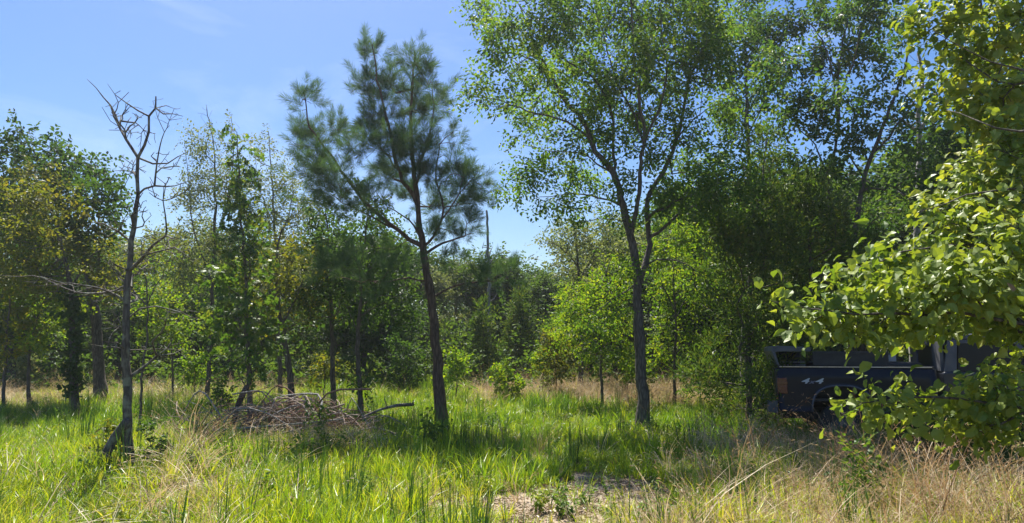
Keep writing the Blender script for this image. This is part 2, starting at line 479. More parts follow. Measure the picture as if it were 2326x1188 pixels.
def crown_geo(centres, dirs, lf, rng):
    """leafy sprays: short twigs at each centre with leaves set along both sides in one loose plane"""
    nt = max(1, lf['per'] // 8); m = max(1, lf['per'] // nt); n = len(centres) * nt; sg = lf['sig']
    T = unit(np.repeat(dirs, nt, 0) * .7 + rng.normal(0, .75, (n, 3)) + np.array([0, 0, -.25 * lf['droop']]))
    st = np.repeat(centres, nt, 0) + rng.normal(0, sg * .55, (n, 3))
    ln = sg * 2.6 * rng.uniform(.6, 1.3, n)
    Nt = np.array([0, 0, lf['up']]) + rng.normal(0, lf['spread'] * .8, (n, 3))
    Nt = unit(Nt - T * np.sum(Nt * T, 1, keepdims=True)); Sd = np.cross(Nt, T)
    t = (np.arange(m) + .6) / m; sgn = np.where(np.arange(m) % 2, 1., -1.)
    C = st[:, None] + T[:, None] * (ln[:, None] * t[None])[..., None] + Sd[:, None] * (sgn * .012)[None, :, None]
    D = T[:, None] * .55 + Sd[:, None] * sgn[None, :, None] * .85
    C, D = C.reshape(-1, 3), D.reshape(-1, 3); k = n * m
    C = C + rng.normal(0, sg * .10, (k, 3))
    N = unit(np.repeat(Nt, m, 0) + rng.normal(0, .3, (k, 3)))
    D = D + rng.normal(0, .25, (k, 3)); D = unit(D - N * np.sum(D * N, 1, keepdims=True)); D = unit(D + np.array([0, 0, -lf['droop']]))
    S2 = unit(np.cross(N, D)); N = np.cross(D, S2)
    L = lf['L'] * rng.uniform(.6, 1.25, k); W = lf['W'] * L / lf['L'] * rng.uniform(.8, 1.15, k)
    return leaves_geo(C, D, S2, N, L, W, lf['tpl'])

def tree(name, label, d, stems, blobs, lf, dens=26, bark='bark', spread=1.0, group=None, seed=0, bf=.25, rtip=.004, limbs=True, cat='tree', wob=.012,
         bare=(), bare_dens=10, tall=None, extra=None):
    """stems: [(pixel polyline, width0, width1)], first one the trunk; blobs: [(px, py, rx, ry[, nearer/farther])] of the crown, in photo pixels at distance d"""
    rng = np.random.default_rng(seed + 11)
    k = d / FPX
    base = P(*stems[0][0][0][:2], d); base[2] = terrain(base[0], base[1])
    sk = Skeleton()
    for i, (pts, w0, w1) in enumerate(stems):
        zoff = 0.0; Q = []
        ph = rng.uniform(-1, 1)
        for j, q in enumerate(pts):
            dz = q[2] if len(q) > 2 else (0 if i == 0 else ph * spread * .55 * j / max(1, len(pts) - 1))
            Q.append(P(q[0], q[1], d + dz))
        Q = np.array(Q)
        if i == 0: Q[0] = base - np.array([0, 0, .15])
        fw = .40 if i == 0 else .28
        sk.stem(Q, w0 * k * fw, w1 * k * fw, i, step=.18, wob=wob, rng=rng)
    if i >= 0 and stems[0][1] * k > .12:           # root flare
        for q in range(min(4, len(sk.r))): sk.r[q] *= 1.0 + (.12 if bark == 'deadbark' else .3) * (1 - q / 4)
    pts = []
    for b in blobs:
        dz = b[4] if len(b) > 4 else rng.uniform(-1, 1) * spread
        c = P(b[0], b[1], d + dz); r = np.array([b[2] * k, max(b[2], b[3]) * k * 1.05, b[3] * k])
        m = b[5] if len(b) > 5 else 1.0
        n = max(3, int(dens * 1.6 * m * math.pi * r[0] * r[2]))
        pts.append(ball_points(c, r, n, rng))
    tips = sk.grow(np.concatenate(pts), bf, rng=rng) if pts else np.array([], int)
    for b in bare:
        dz = b[4] if len(b) > 4 else rng.uniform(-1, 1) * spread
        c = P(b[0], b[1], d + dz); r = np.array([b[2] * k, max(b[2], b[3]) * k, b[3] * k])
        sk.grow(ball_points(c, r, max(3, int(bare_dens * math.pi * r[0] * r[2])), rng), .5, step=.12, rng=rng, bend=.22)
    sk.finish(rtip, stems[0][1] * k / 2)
    t = thing(name, base, label, cat, group)
    geo = sk.tubes(rng)
    if not limbs and len(geo) > 1: geo = {0: merge(list(geo.values()))}
    for g in sorted(geo):
        V, F = geo[g]
        link('trunk' if g == 0 else 'limb', mesh_data('wood', V - base, F, M[bark], True), t)
    if len(tips) and lf:
        C = np.array([sk.p[q] for q in tips]); par = np.array([sk.p[max(0, sk.par[q])] for q in tips])
        dirs = unit(C - par)
        V, F = crown_geo(C, dirs, lf, rng)
        tag(link('crown', mesh_data('crown', V - base, F, M[lf['mat']]), t), kind='stuff')
    if extra: extra(t, sk, tips, base, rng)
    return t

# the lichen-covered dead tree in front on the left
tree('dead_tree', 'bare dead tree with lichen covered trunk and forked leafless top', 9.8,
 [([(293, 1062), (290, 960), (287, 860), (288, 760), (290, 650), (303, 520), (309, 444), (307, 402), (313, 356), (332, 331), (339, 297), (339, 264), (351, 245), (354, 219)], 31, 4),
  ([(313, 350), (290, 318), (269, 289), (262, 261), (252, 240), (236, 219), (198, 180)], 12, 2),
  ([(334, 274), (312, 250), (290, 234), (262, 215), (244, 190)], 7, 1.5),
  ([(346, 252), (370, 258), (392, 262), (416, 264)], 6, 1.5), ([(351, 245), (378, 243), (402, 249)], 4, 1.2),
  ([(311, 372), (345, 370), (379, 369), (405, 356), (429, 344)], 8, 2),
  ([(308, 440), (330, 428), (353, 421), (400, 423), (442, 407)], 10, 2.5),
  ([(296, 612), (307, 604), (330, 575), (349, 558), (379, 537), (392, 541)], 15, 6), ([(360, 552), (395, 562), (421, 579), (446, 596)], 6, 2),
  ([(297, 548), (269, 524), (236, 508), (205, 505)], 9, 2), ([(292, 710), (320, 702), (353, 697), (407, 707), (462, 725)], 7, 2),
  ([(290, 660), (260, 656), (227, 666), (170, 664), (130, 646), (97, 631), (0, 625)], 9, 2.5),
  ([(288, 786), (245, 790), (204, 781)], 5, 1.2), ([(288, 797), (360, 792), (430, 797)], 5, 1.2), ([(288, 770), (262, 745), (225, 748)], 4, 1),
  ([(289, 820), (272, 838), (262, 830)], 4, 1), ([(290, 630), (262, 600), (246, 590)], 6, 1.5), ([(290, 690), (258, 690), (238, 712)], 4, 1)],
 [], None, bark='deadbark', spread=1.2, seed=1, rtip=.005, wob=.012,
 bare=[(280, 260, 45, 60), (375, 255, 40, 30), (320, 310, 40, 40), (290, 380, 45, 40), (385, 365, 45, 25), (380, 425, 55, 30), (370, 560, 60, 30), (240, 515, 45, 25),
       (245, 665, 60, 30), (130, 650, 70, 25), (235, 785, 45, 25), (375, 790, 50, 22), (400, 712, 55, 20), (300, 470, 50, 40), (300, 600, 60, 40), (260, 730, 40, 40)], bare_dens=170)

# loblolly-like pine with a forked crown
def needle_tuft_mesh(seed, n=105, Ln=.20, axis=.22):
    rng = np.random.default_rng(seed)
    t = rng.random(n)
    C = np.stack([np.zeros(n), np.zeros(n), t * axis], -1) + rng.normal(0, .012, (n, 3))
    az = rng.uniform(0, 2 * math.pi, n); op = rng.uniform(.25, 1.25, n) * (1.15 - .5 * t)
    D = np.stack([np.sin(op) * np.cos(az), np.sin(op) * np.sin(az), np.cos(op)], -1)
    N = unit(rng.normal(0, 1, (n, 3))); Sd = unit(np.cross(N, D))
    L = Ln * rng.uniform(.7, 1.15, n)
    V, F = leaves_geo(C, D, Sd, N, L, np.full(n, .0115), 'blade')
    sv, sf = tube([(0, 0, -.05), (0, 0, axis * .5), (0, 0, axis)], [.007, .006, .004], 3)
    return V, F
TUFT = [needle_tuft_mesh(50 + i) for i in range(5)]
TUFTM = [mesh_data('needle_tuft', V, F, M['needle']) for V, F in TUFT]

def pine_tufts(t, sk, tips, base, rng):
    cand = []
    for q in tips:
        p = sk.p[q]; dr = unit(p - sk.p[sk.par[q]])
        cand.append((p, unit(dr * .7 + np.array([0, 0, .55]) + rng.normal(0, .18, 3)), 1.0))
        for _ in range(2):
            o = rng.normal(0, .13, 3)
            cand.append((p + o, unit(o * 3 + dr * .3 + np.array([0, 0, .35]) + rng.normal(0, .25, 3)), rng.uniform(.7, 1)))
    cand.sort(key=lambda c: c[0][1])
    extra = []
    for i, (p, dr, s) in enumerate(cand):
        q = Vector(dr).to_track_quat('Z', 'Y') @ Euler((0, 0, rng.uniform(0, 6.28))).to_quaternion()
        s *= rng.uniform(.8, 1.2)
        if i < 300:
            o = link('needle_tuft', TUFTM[i % 5], t)
            o.location = p - base; o.rotation_mode = 'QUATERNION'; o.rotation_quaternion = q; o.scale = (s, s, s)
        else:
            Rm = np.array(q.to_matrix()) * s
            V, F = TUFT[i % 5]
            extra.append((V @ Rm.T + (p - base), F))
    V, F = merge(extra)
    tag(link('needle_foliage', mesh_data('needle_foliage', V, F, M['needle']), t), kind='stuff')

tree('pine_tree', 'tall leaning pine with forked crown of long dark needles', 15.0,
 [([(1004, 970), (995, 850), (985, 720), (968, 620), (958, 540), (950, 470), (942, 400), (936, 330), (932, 250), (938, 180), (942, 115)], 35, 4),
  ([(950, 468), (925, 425), (905, 390), (885, 300), (862, 200), (845, 100)], 18, 4),
  ([(957, 560), (930, 545), (900, 520), (850, 480), (800, 420), (750, 350), (705, 290), (690, 205)], 18, 4),
  ([(900, 520), (860, 500), (800, 470), (750, 440)], 9, 3), ([(905, 395), (870, 340), (820, 305), (770, 295)], 8, 2.5),
  ([(962, 568), (985, 535), (1003, 500), (1005, 450), (990, 410), (1000, 330), (1030, 300)], 12, 3), ([(960, 578), (990, 560), (1030, 545), (1070, 530)], 11, 3),
  ([(1003, 500), (1030, 460), (1060, 420), (1085, 390)], 8, 3), ([(985, 665), (1020, 655), (1060, 643), (1100, 640), (1170, 632)], 9, 3),
  ([(980, 640), (930, 632), (880, 638), (830, 640), (760, 630)], 8, 2.5), ([(940, 400), (965, 340), (985, 260), (980, 190)], 10, 3),
  ([(958, 545), (930, 500), (880, 470), (850, 430)], 8, 2)],
 [(690, 225, 19, 39), (695, 320, 43, 43), (730, 385, 60, 43), (770, 445, 52, 34), (760, 300, 39, 34), (820, 340, 39, 30), (848, 125, 22, 43), (842, 200, 39, 43, 0.4), (860, 280, 47, 47), (895, 200, 26, 39), (938, 145, 24, 39), (975, 180, 21, 34), (945, 240, 47, 52), (990, 230, 17, 30), (915, 330, 60, 47), (975, 330, 26, 43), (880, 400, 47, 34), (960, 400, 39, 34), (1032, 312, 22, 19), (1030, 400, 47, 34), (1070, 440, 34, 39), (1010, 470, 47, 34), (1085, 392, 19, 22), (1050, 520, 39, 26), (1000, 540, 34, 17), (830, 465, 39, 22), (1140, 628, 53, 15, -0.4), (1090, 625, 26, 15), (775, 608, 56, 28, -0.8), (840, 640, 34, 19, -0.6), (900, 610, 39, 17), (870, 560, 34, 17), (1020, 590, 34, 14), (930, 450, 34, 26)],
 None, dens=27, bark='pinebark', spread=1.1, seed=2, bf=.18, rtip=.006, extra=pine_tufts)

# the big elm in the middle
tree('elm_tree', 'large elm with twin trunk and fine leafed crown past the picture top', 15.0,
 [([(1463, 970), (1456, 850), (1450, 720), (1447, 640), (1442, 590), (1439, 556), (1414, 470), (1394, 394), (1353, 343), (1323, 273), (1273, 212), (1222, 116), (1190, 40)], 36, 4),
  ([(1441, 570), (1434, 535), (1449, 455), (1457, 354), (1465, 303), (1444, 177), (1434, 20), (1430, -90)], 20, 4),
  ([(1452, 650), (1466, 600), (1475, 556), (1470, 455), (1505, 394), (1540, 303), (1571, 167), (1631, 50), (1670, -40)], 24, 4),
  ([(1476, 540), (1510, 515), (1545, 485), (1596, 460), (1660, 448), (1720, 440)], 14, 3),
  ([(1410, 462), (1360, 448), (1303, 440), (1250, 446), (1202, 455)], 8, 2), ([(1394, 400), (1355, 372), (1323, 349), (1242, 343), (1190, 330)], 8, 2),
  ([(1345, 320), (1310, 292), (1263, 268), (1202, 253), (1120, 225), (1050, 212)], 9, 2), ([(1399, 390), (1392, 320), (1389, 253), (1348, 177), (1283, 136), (1215, 60), (1180, 10)], 14, 3),
  ([(1462, 320), (1500, 240), (1515, 150), (1500, 40), (1510, -60)], 11, 3), ([(1462, 330), (1440, 260), (1400, 180), (1370, 80), (1340, -20)], 10, 3),
  ([(1447, 640), (1425, 660), (1390, 680), (1350, 715), (1330, 745)], 6, 1.5), ([(1455, 620), (1490, 590), (1560, 600), (1610, 640)], 7, 2), ([(1540, 310), (1590, 260), (1640, 230)], 8, 2)],
 [(1390, 330, 60, 40, 0, .8), (1420, 410, 45, 40, 0, .7), (1500, 430, 45, 36, 0, .8), (1480, 500, 40, 26, 0, .6), (1390, 500, 40, 26, 0, .45), (1370, 220, 60, 46), (1480, 110, 60, 50), (1580, 110, 60, 50), (1300, 500, 50, 22, -.3, .4), (1100, 30, 45, 32), (1170, 70, 75, 55), (1270, 60, 85, 60), (1380, 40, 90, 60), (1500, 50, 90, 60), (1610, 50, 70, 60), (1120, 120, 40, 30, 0, .6), (1200, 160, 65, 42), (1300, 160, 80, 60), (1410, 160, 85, 65), (1520, 180, 75, 65), (1610, 160, 55, 60),
  (1075, 203, 38, 22), (1140, 228, 55, 30), (1225, 255, 70, 36), (1320, 250, 60, 40), (1440, 270, 70, 50), (1550, 290, 60, 55), (1630, 250, 45, 50), (1205, 308, 45, 18, 0, .7), (1270, 335, 60, 26), (1345, 300, 40, 30),
  (1180, 405, 55, 26), (1250, 395, 65, 30, 0, .8), (1320, 410, 50, 34), (1135, 448, 20, 18), (1230, 460, 70, 20, 0, .7), (1310, 460, 45, 25, 0, .6), (1560, 390, 60, 40), (1630, 430, 75, 36), (1690, 430, 40, 36), (1540, 470, 50, 26), (1490, 350, 40, 40, 0, .7),
  (1590, 470, 66, 40, -.6, .55), (1660, 480, 66, 36, -.5, .55), (1560, 420, 60, 40, -.8, .5), (1640, 380, 60, 44, -.4, .45), (1700, 380, 50, 40, -.6, .45), (1420, -70, 190, 60), (1240, -50, 110, 50), (1590, -60, 110, 60), (1345, 735, 34, 22, -.5, .5), (1600, 640, 36, 20, 0, .5), (1395, 680, 30, 20, 0, .5), (1440, 620, 20, 30, -.3, .5)],
 LEAF('elm', 'oval', .09, .048, 48, .15, droop=.3), dens=19, spread=1.8, seed=3, bf=.16, rtip=.0058)

# narrow young gum
tree('gum_sapling', 'slim young tree with large glossy leaves in a narrow column', 15.0,
 [([(572, 972), (567, 900), (563, 800), (560, 700), (555, 600), (545, 450), (538, 300)], 17, 2)],
 [(538, 330, 22, 45), (545, 400, 38, 45), (548, 470, 48, 50), (548, 550, 62, 50), (545, 630, 75, 50), (540, 700, 80, 50), (515, 765, 52, 32), (590, 770, 50, 36), (490, 700, 30, 22), (565, 820, 40, 24)],
 LEAF('gum', 'star', .12, .085, 12, .13, up=.6, spread=.8, droop=.5), dens=26, spread=.35, seed=4, bf=.5, rtip=.003)

# fine twiggy pale tree behind it
tree('twiggy_tree', 'thin pale tree with sparse small leaves and bare top twigs', 20.0,
 [([(470, 930), (478, 750), (485, 600), (490, 450), (485, 330), (470, 250)], 14, 2), ([(485, 560), (520, 450), (530, 350), (525, 260)], 8, 1.5), ([(480, 640), (440, 520), (430, 420), (420, 330)], 7, 1.5)],
 [(470, 340, 45, 50), (490, 430, 60, 50), (440, 450, 45, 55), (520, 400, 40, 60), (460, 540, 60, 50), (430, 620, 50, 50), (500, 560, 50, 50), (520, 300, 25, 35, 0, .5), (400, 560, 40, 30)],
 LEAF('pale', 'rhomb', .08, .05, 26, .16), dens=24, spread=.8, seed=5, bf=.3, rtip=.004, bare=[(470, 270, 40, 45), (520, 270, 22, 40), (430, 350, 30, 50)], bare_dens=14)
tree('twiggy_tree', 'thin pale tree with a rusty tinge beside the pine crown', 21.0,
 [([(640, 920), (632, 760), (628, 600), (622, 480), (615, 380), (610, 300)], 13, 2), ([(628, 560), (660, 470), (665, 400)], 7, 1.5), ([(626, 520), (590, 430), (580, 350)], 6, 1.5)],
 [(610, 350, 38, 45, 0, .7), (640, 420, 45, 50), (590, 430, 40, 50), (650, 500, 60, 45), (600, 520, 55, 50), (670, 570, 50, 40), (620, 600, 50, 40), (700, 480, 40, 40)],
 LEAF('pale', 'rhomb', .08, .05, 26, .17), dens=24, spread=.8, seed=6, bf=.3, rtip=.004, bare=[(608, 310, 35, 40), (660, 390, 25, 35)], bare_dens=14)

# oaks on the left
OAKL = LEAF('oak', 'oval', .13, .08, 26, .17)
tree('oak_tree', 'dark clumpy oak rising behind the dead tree', 20.0,
 [([(229, 925), (224, 850), (220, 760), (205, 640), (170, 530), (130, 450), (100, 380), (60, 320)], 36, 4), ([(215, 690), (225, 580), (225, 480), (235, 410)], 16, 3), ([(170, 530), (180, 450), (190, 390), (150, 350)], 10, 3), ([(130, 455), (80, 440), (30, 400)], 8, 3)],
 [(45, 310, 32, 28), (110, 345, 45, 32), (20, 360, 35, 35), (75, 400, 60, 35), (160, 380, 45, 32), (205, 390, 42, 38), (245, 420, 28, 42), (130, 440, 60, 35), (210, 460, 60, 38), (250, 490, 24, 30), (60, 470, 60, 40), (160, 520, 60, 35), (230, 540, 36, 35), (90, 550, 60, 35), (20, 460, 40, 60)],
 OAKL, dens=19, spread=1.4, seed=7, bf=.2)
tree('oak_tree', 'yellowing oak with an ivy clad trunk at the edge of the field', 17.5,
 [([(172, 925), (168, 850), (165, 760), (160, 660), (140, 560), (110, 470), (80, 400)], 24, 4), ([(160, 660), (200, 590), (235, 560)], 10, 3), ([(150, 600), (90, 560), (30, 540)], 10, 3)],
 [(70, 400, 50, 32), (120, 450, 60, 36), (40, 470, 55, 42), (180, 490, 50, 36), (70, 540, 70, 42), (160, 560, 60, 36), (225, 600, 46, 36), (40, 620, 60, 36), (110, 630, 50, 32), (250, 660, 30, 26)],
 LEAF('autumn', 'oval', .10, .065, 24, .16), dens=20, spread=1.3, seed=8, bf=.2,
 extra=lambda t, sk, tips, base, rng: tag(link('ivy', mesh_data('ivy', *(lambda C: (lambda vf: (vf[0] - base, vf[1]))(crown_geo(C, rng.normal(0, 1, C.shape), LEAF('oak', 'oval', .10, .09, 8, .05), rng)))(
     np.array([P(166 + rng.normal(0, 10), y, 17.4 + rng.normal(0, .12)) for y in rng.uniform(655, 905, 190)])), M['oak']), t), kind='stuff'))
tree('understory_tree', 'bright green low tree below the oaks at the field edge', 19.0,
 [([(68, 910), (66, 850), (72, 770), (95, 690)], 11, 3), ([(70, 790), (40, 720), (25, 660)], 6, 2)],
 [(100, 660, 46, 36), (120, 730, 46, 40), (85, 770, 44, 32), (40, 690, 40, 36, 0, .8), (150, 680, 40, 30, 0, .7)], LEAF('bright', 'oval', .10, .07, 22, .15), dens=20, spread=.7, seed=9)
tree('understory_tree', 'yellow green low tree at the picture edge under the oaks', 18.0,
 [([(12, 905), (10, 820), (20, 720), (25, 640)], 10, 3)],
 [(20, 640, 40, 40), (30, 710, 36, 40), (10, 770, 34, 36), (55, 740, 26, 24)], LEAF('autumn', 'oval', .10, .07, 22, .15), dens=17, spread=.6, seed=10)
tree('understory_tree', 'thin yellow leafed tree close behind the dead trunk', 14.0,
 [([(318, 985), (322, 860), (335, 740), (330, 620), (320, 540)], 8, 2), ([(328, 700), (375, 610), (400, 560)], 5, 1.5), ([(326, 690), (270, 620), (235, 590)], 5, 1.5)],
 [(340, 560, 60, 36), (270, 570, 50, 36), (240, 620, 50, 30), (390, 580, 36, 36), (330, 640, 55, 30, 0, .7), (370, 520, 36, 22)], LEAF('autumn', 'rhomb', .065, .04, 16, .15), dens=17, spread=.6, seed=12, bf=.35, rtip=.003)
tree('understory_tree', 'shaded leafy sapling standing between dead tree and gum', 21.0,
 [([(395, 895), (392, 830), (388, 740), (385, 690)], 7, 2)],
 [(385, 690, 45, 36), (350, 730, 46, 36), (415, 750, 40, 36), (370, 780, 50, 28), (340, 680, 34, 26)], LEAF('bright', 'oval', .09, .06, 22, .15), dens=20, spread=.6, seed=13)

# middle group left of the pine
tree('leaning_tree', 'leaning thin trunked tree with airy yellow green crown', 17.0,
 [([(668, 940), (660, 870), (650, 790), (632, 700), (625, 600), (640, 520)], 22, 4), ([(640, 740), (680, 660), (700, 600)], 9, 3), ([(632, 700), (600, 640), (590, 600)], 7, 2)],
 [(640, 560, 50, 36), (690, 600, 50, 36), (610, 620, 40, 36), (660, 660, 55, 32), (610, 690, 40, 30), (690, 700, 46, 30), (640, 740, 45, 25, 0, .7)],
 LEAF('autumn', 'oval', .09, .06, 24, .16), dens=20, spread=.9, seed=14)
tree('straight_tree', 'straight slender trunk with dark crown left of the pine', 18.0,
 [([(758, 935), (756, 850), (754, 740), (750, 640), (745, 540), (740, 470)], 17, 3), ([(752, 660), (790, 600), (810, 560)], 7, 2), ([(752, 690), (715, 640), (700, 620)], 7, 2)],
 [(735, 490, 46, 36), (770, 540, 50, 40), (715, 570, 50, 40), (790, 600, 46, 36), (740, 640, 60, 36), (700, 680, 50, 34), (790, 680, 50, 36), (740, 720, 45, 22, 0, .7)],
 LEAF('oak', 'oval', .10, .065, 26, .16), dens=22, spread=1.0, seed=15)
tree('crooked_tree', 'crooked dark tree close against the pine with a vine at its foot', 16.5,
 [([(820, 945), (818, 880), (812, 790), (818, 700), (822, 600), (835, 500), (838, 440)], 17, 3), ([(815, 760), (790, 700), (775, 670)], 6, 2), ([(820, 640), (865, 580), (885, 540)], 7, 2), ([(818, 690), (870, 670), (910, 680)], 6, 2)],
 [(835, 460, 36, 36), (850, 520, 46, 40), (880, 570, 40, 36), (810, 560, 46, 36), (850, 620, 60, 36), (800, 640, 50, 36), (890, 660, 50, 36), (840, 700, 60, 32), (910, 720, 36, 30), (820, 870, 14, 36, -.1)],
 LEAF('oak', 'oval', .095, .06, 26, .15), dens=24, spread=1.0, seed=16)

# behind and right of the elm
tree('pale_crowned_tree', 'pale hazy tree at the right side of the sky gap', 24.0,
 [([(1318, 900), (1320, 780), (1315, 660), (1310, 560), (1300, 500)], 16, 3), ([(1315, 640), (1360, 560), (1385, 520)], 8, 2), ([(1312, 600), (1270, 560), (1235, 550)], 6, 2)],
 [(1290, 520, 46, 24), (1245, 548, 36, 14), (1330, 540, 46, 36), (1300, 590, 36, 36), (1370, 560, 40, 36), (1330, 640, 50, 36), (1380, 500, 40, 30, 0, .7)], LEAF('pale', 'oval', .10, .06, 26, .18), dens=18, spread=1.2, seed=17)
tree('bright_tree', 'bright yellow green low tree left of the elm trunk', 19.0,
 [([(1368, 910), (1366, 830), (1360, 730), (1370, 640), (1390, 580)], 10, 2), ([(1362, 760), (1330, 710), (1310, 690)], 5, 1.5)],
 [(1400, 610, 50, 36), (1340, 660, 46, 36), (1395, 680, 50, 36), (1300, 710, 40, 36), (1350, 740, 55, 36), (1410, 750, 40, 36), (1290, 760, 34, 30), (1350, 795, 50, 25), (1420, 800, 30, 24)], LEAF('bright', 'oval', .095, .06, 24, .15), dens=22, spread=1.0, seed=18)
tree('bright_tree', 'bright yellow green tree between elm trunk and dark cedar', 19.5,
 [([(1532, 915), (1532, 830), (1536, 740), (1530, 640), (1540, 540)], 10, 2), ([(1534, 720), (1580, 640), (1600, 580)], 6, 1.5), ([(1532, 700), (1500, 640), (1490, 590)], 6, 1.5)],
 [(1540, 530, 46, 36), (1590, 560, 46, 40), (1500, 580, 40, 36), (1550, 610, 55, 40), (1620, 630, 36, 40), (1510, 660, 40, 36), (1570, 690, 60, 36), (1510, 740, 40, 36), (1570, 770, 55, 36), (1500, 800, 36, 26), (1600, 820, 36, 26)], LEAF('bright', 'oval', .095, .06, 24, .15), dens=22, spread=1.1, seed=19)
CED = LEAF('cedar', 'rhomb', .15, .034, 46, .15, up=.2, spread=.9, droop=-.35)
tree('cedar_tree', 'broad dark cedar filling the shade left of the truck', 15.5,
 [([(1700, 950), (1700, 850), (1702, 700), (1708, 550), (1730, 420), (1742, 300)], 20, 3), ([(1701, 880), (1650, 870), (1590, 865), (1530, 850)], 8, 2), ([(1702, 740), (1640, 720), (1590, 690)], 8, 2), ([(1706, 600), (1650, 560), (1610, 540)], 7, 2), ([(1704, 660), (1780, 640), (1830, 650)], 8, 2)],
 [(1740, 320, 24, 36), (1735, 390, 46, 36), (1650, 560, 60, 40, -1.0), (1720, 600, 70, 50, -1.2), (1770, 540, 60, 50, -1.3), (1790, 690, 40, 40, -1.0), (1800, 460, 50, 40, -.8), (1700, 450, 65, 36), (1760, 470, 50, 36), (1670, 520, 66, 36), (1740, 550, 66, 40), (1690, 610, 80, 40), (1780, 620, 60, 46), (1660, 690, 66, 46), (1740, 700, 70, 50), (1690, 780, 72, 46), (1770, 790, 46, 56), (1640, 850, 60, 36), (1720, 870, 66, 36), (1570, 855, 50, 20), (1600, 890, 50, 18), (1740, 920, 36, 18), (1680, 925, 50, 16), (1745, 850, 34, 40, -2.2), (1735, 905, 36, 30, -2.4)],
 CED, dens=16, spread=1.0, seed=20, bf=.3, cat='tree')
tree('cedar_tree', 'dark cedar behind the truck tailgate', 15.6,
 [([(1845, 945), (1845, 800), (1842, 650), (1838, 500), (1830, 400)], 18, 3), ([(1843, 640), (1900, 600), (1960, 590)], 7, 2)],
 [(1832, 420, 36, 30), (1840, 470, 60, 36), (1890, 500, 46, 30), (1800, 520, 50, 36), (1860, 570, 70, 40), (1800, 620, 50, 40), (1920, 600, 60, 36), (1840, 680, 66, 46), (1900, 700, 60, 40), (1830, 760, 60, 40), (1960, 560, 50, 36), (1980, 660, 60, 50), (2050, 600, 60, 50), (2060, 700, 60, 50)],
 CED, dens=18, spread=1.0, seed=21, bf=.3)
tree('oak_tree', 'tall oak with forked dark limbs above the truck', 16.5,
 [([(1932, 945), (1934, 800), (1938, 650), (1942, 530), (1963, 404), (1983, 348), (2014, 263), (2050, 170), (2070, 80)], 28, 4), ([(1983, 350), (2024, 303), (2079, 227), (2130, 150)], 12, 3),
  ([(1938, 620), (1905, 540), (1884, 470), (1882, 404), (1903, 303), (1903, 217), (1908, 131), (1928, 30), (1940, -60)], 16, 4), ([(1904, 230), (1925, 170), (1938, 141), (1963, 40), (1975, -50)], 9, 3), ([(1900, 260), (1888, 150), (1860, 80), (1820, 30)], 9, 3),
  ([(1882, 404), (1850, 330), (1800, 280), (1770, 250)], 8, 2), ([(1940, 560), (1985, 500), (2020, 480)], 8, 2), ([(1963, 404), (1925, 350), (1905, 340)], 8, 3)],
 [(1800, 50, 55, 46), (1880, 40, 60, 46), (1970, 40, 60, 46), (2050, 70, 46, 46), (1780, 140, 46, 46), (1860, 140, 60, 46), (1950, 130, 60, 50), (2030, 160, 40, 36, 0, .6), (1800, 230, 46, 36), (1880, 230, 60, 40), (1960, 230, 50, 36, 0, .7), (1840, 300, 46, 32, 0, .8),
  (1770, 300, 30, 30), (1940, 310, 46, 36, 0, .8), (1760, 380, 40, 36, 0, .8), (1830, 380, 50, 40, 0, .7), (1900, 400, 46, 36, 0, .7), (1960, 330, 40, 36, 0, .6), (2040, 330, 40, 40, 0, .7), (2040, 250, 36, 40, 0, .6), (1740, 60, 40, 50), (1750, 180, 30, 50), (2010, 420, 46, 36, 0, .7), (2080, 420, 50, 50, 0, .8), (2000, 500, 60, 36), (1900, -40, 130, 40), (1990, -30, 100, 40)],
 LEAF('midoak', 'oval', .115, .068, 48, .16), dens=12.5, spread=2.0, seed=22, bf=.18, rtip=.006)
tree('oak_tree', 'dense leafy tree filling the shade above the truck cab', 15.3,
 [([(2215, 965), (2218, 850), (2210, 700), (2225, 500), (2215, 300), (2230, 100), (2220, -100)], 30, 5), ([(2212, 650), (2130, 540), (2080, 480)], 10, 3), ([(2215, 600), (2300, 500), (2370, 450)], 10, 3), ([(2220, 420), (2140, 320), (2110, 260)], 10, 3), ([(2222, 400), (2310, 300), (2360, 240)], 10, 3)],
 [(2120, 640, 60, 60), (2200, 660, 70, 60), (2290, 640, 70, 60), (2150, 540, 66, 56), (2250, 540, 70, 60), (2340, 540, 60, 60), (2130, 440, 56, 50), (2220, 420, 70, 56), (2310, 420, 70, 56), (2150, 320, 60, 50), (2240, 300, 70, 56), (2330, 300, 70, 56), (2190, 200, 66, 50), (2290, 190, 70, 56), (2220, 90, 70, 56), (2320, 80, 70, 56), (2250, -20, 80, 56), (2220, -120, 90, 60), (2330, -110, 90, 60), (2120, -60, 70, 50), (2420, 300, 70, 80), (2430, 100, 70, 80), (2190, 750, 66, 46), (2290, 760, 66, 50)],
 LEAF('oak', 'oval', .11, .07, 24, .16), dens=16, spread=1.7, seed=27, bf=.18)
tree('oak_tree', 'dense bluish shaded oak crown between elm and forked oak', 20.0,
 [([(1720, 930), (1718, 760), (1712, 600), (1705, 450), (1700, 320), (1695, 180), (1690, 60)], 24, 4), ([(1702, 300), (1740, 220), (1755, 160)], 8, 2), ([(1700, 280), (1660, 200), (1650, 140)], 8, 2)],
 [(1690, 40, 46, 46), (1650, 90, 36, 46), (1720, 110, 40, 46), (1680, 170, 46, 46), (1660, 250, 36, 36), (1720, 230, 36, 36), (1690, 300, 36, 30, 0, .7), (1700, -40, 60, 40), (1640, 360, 40, 30, 0, .7)],
 LEAF('midoak', 'oval', .12, .07, 48, .17), dens=12, spread=1.0, seed=23, bf=.2)
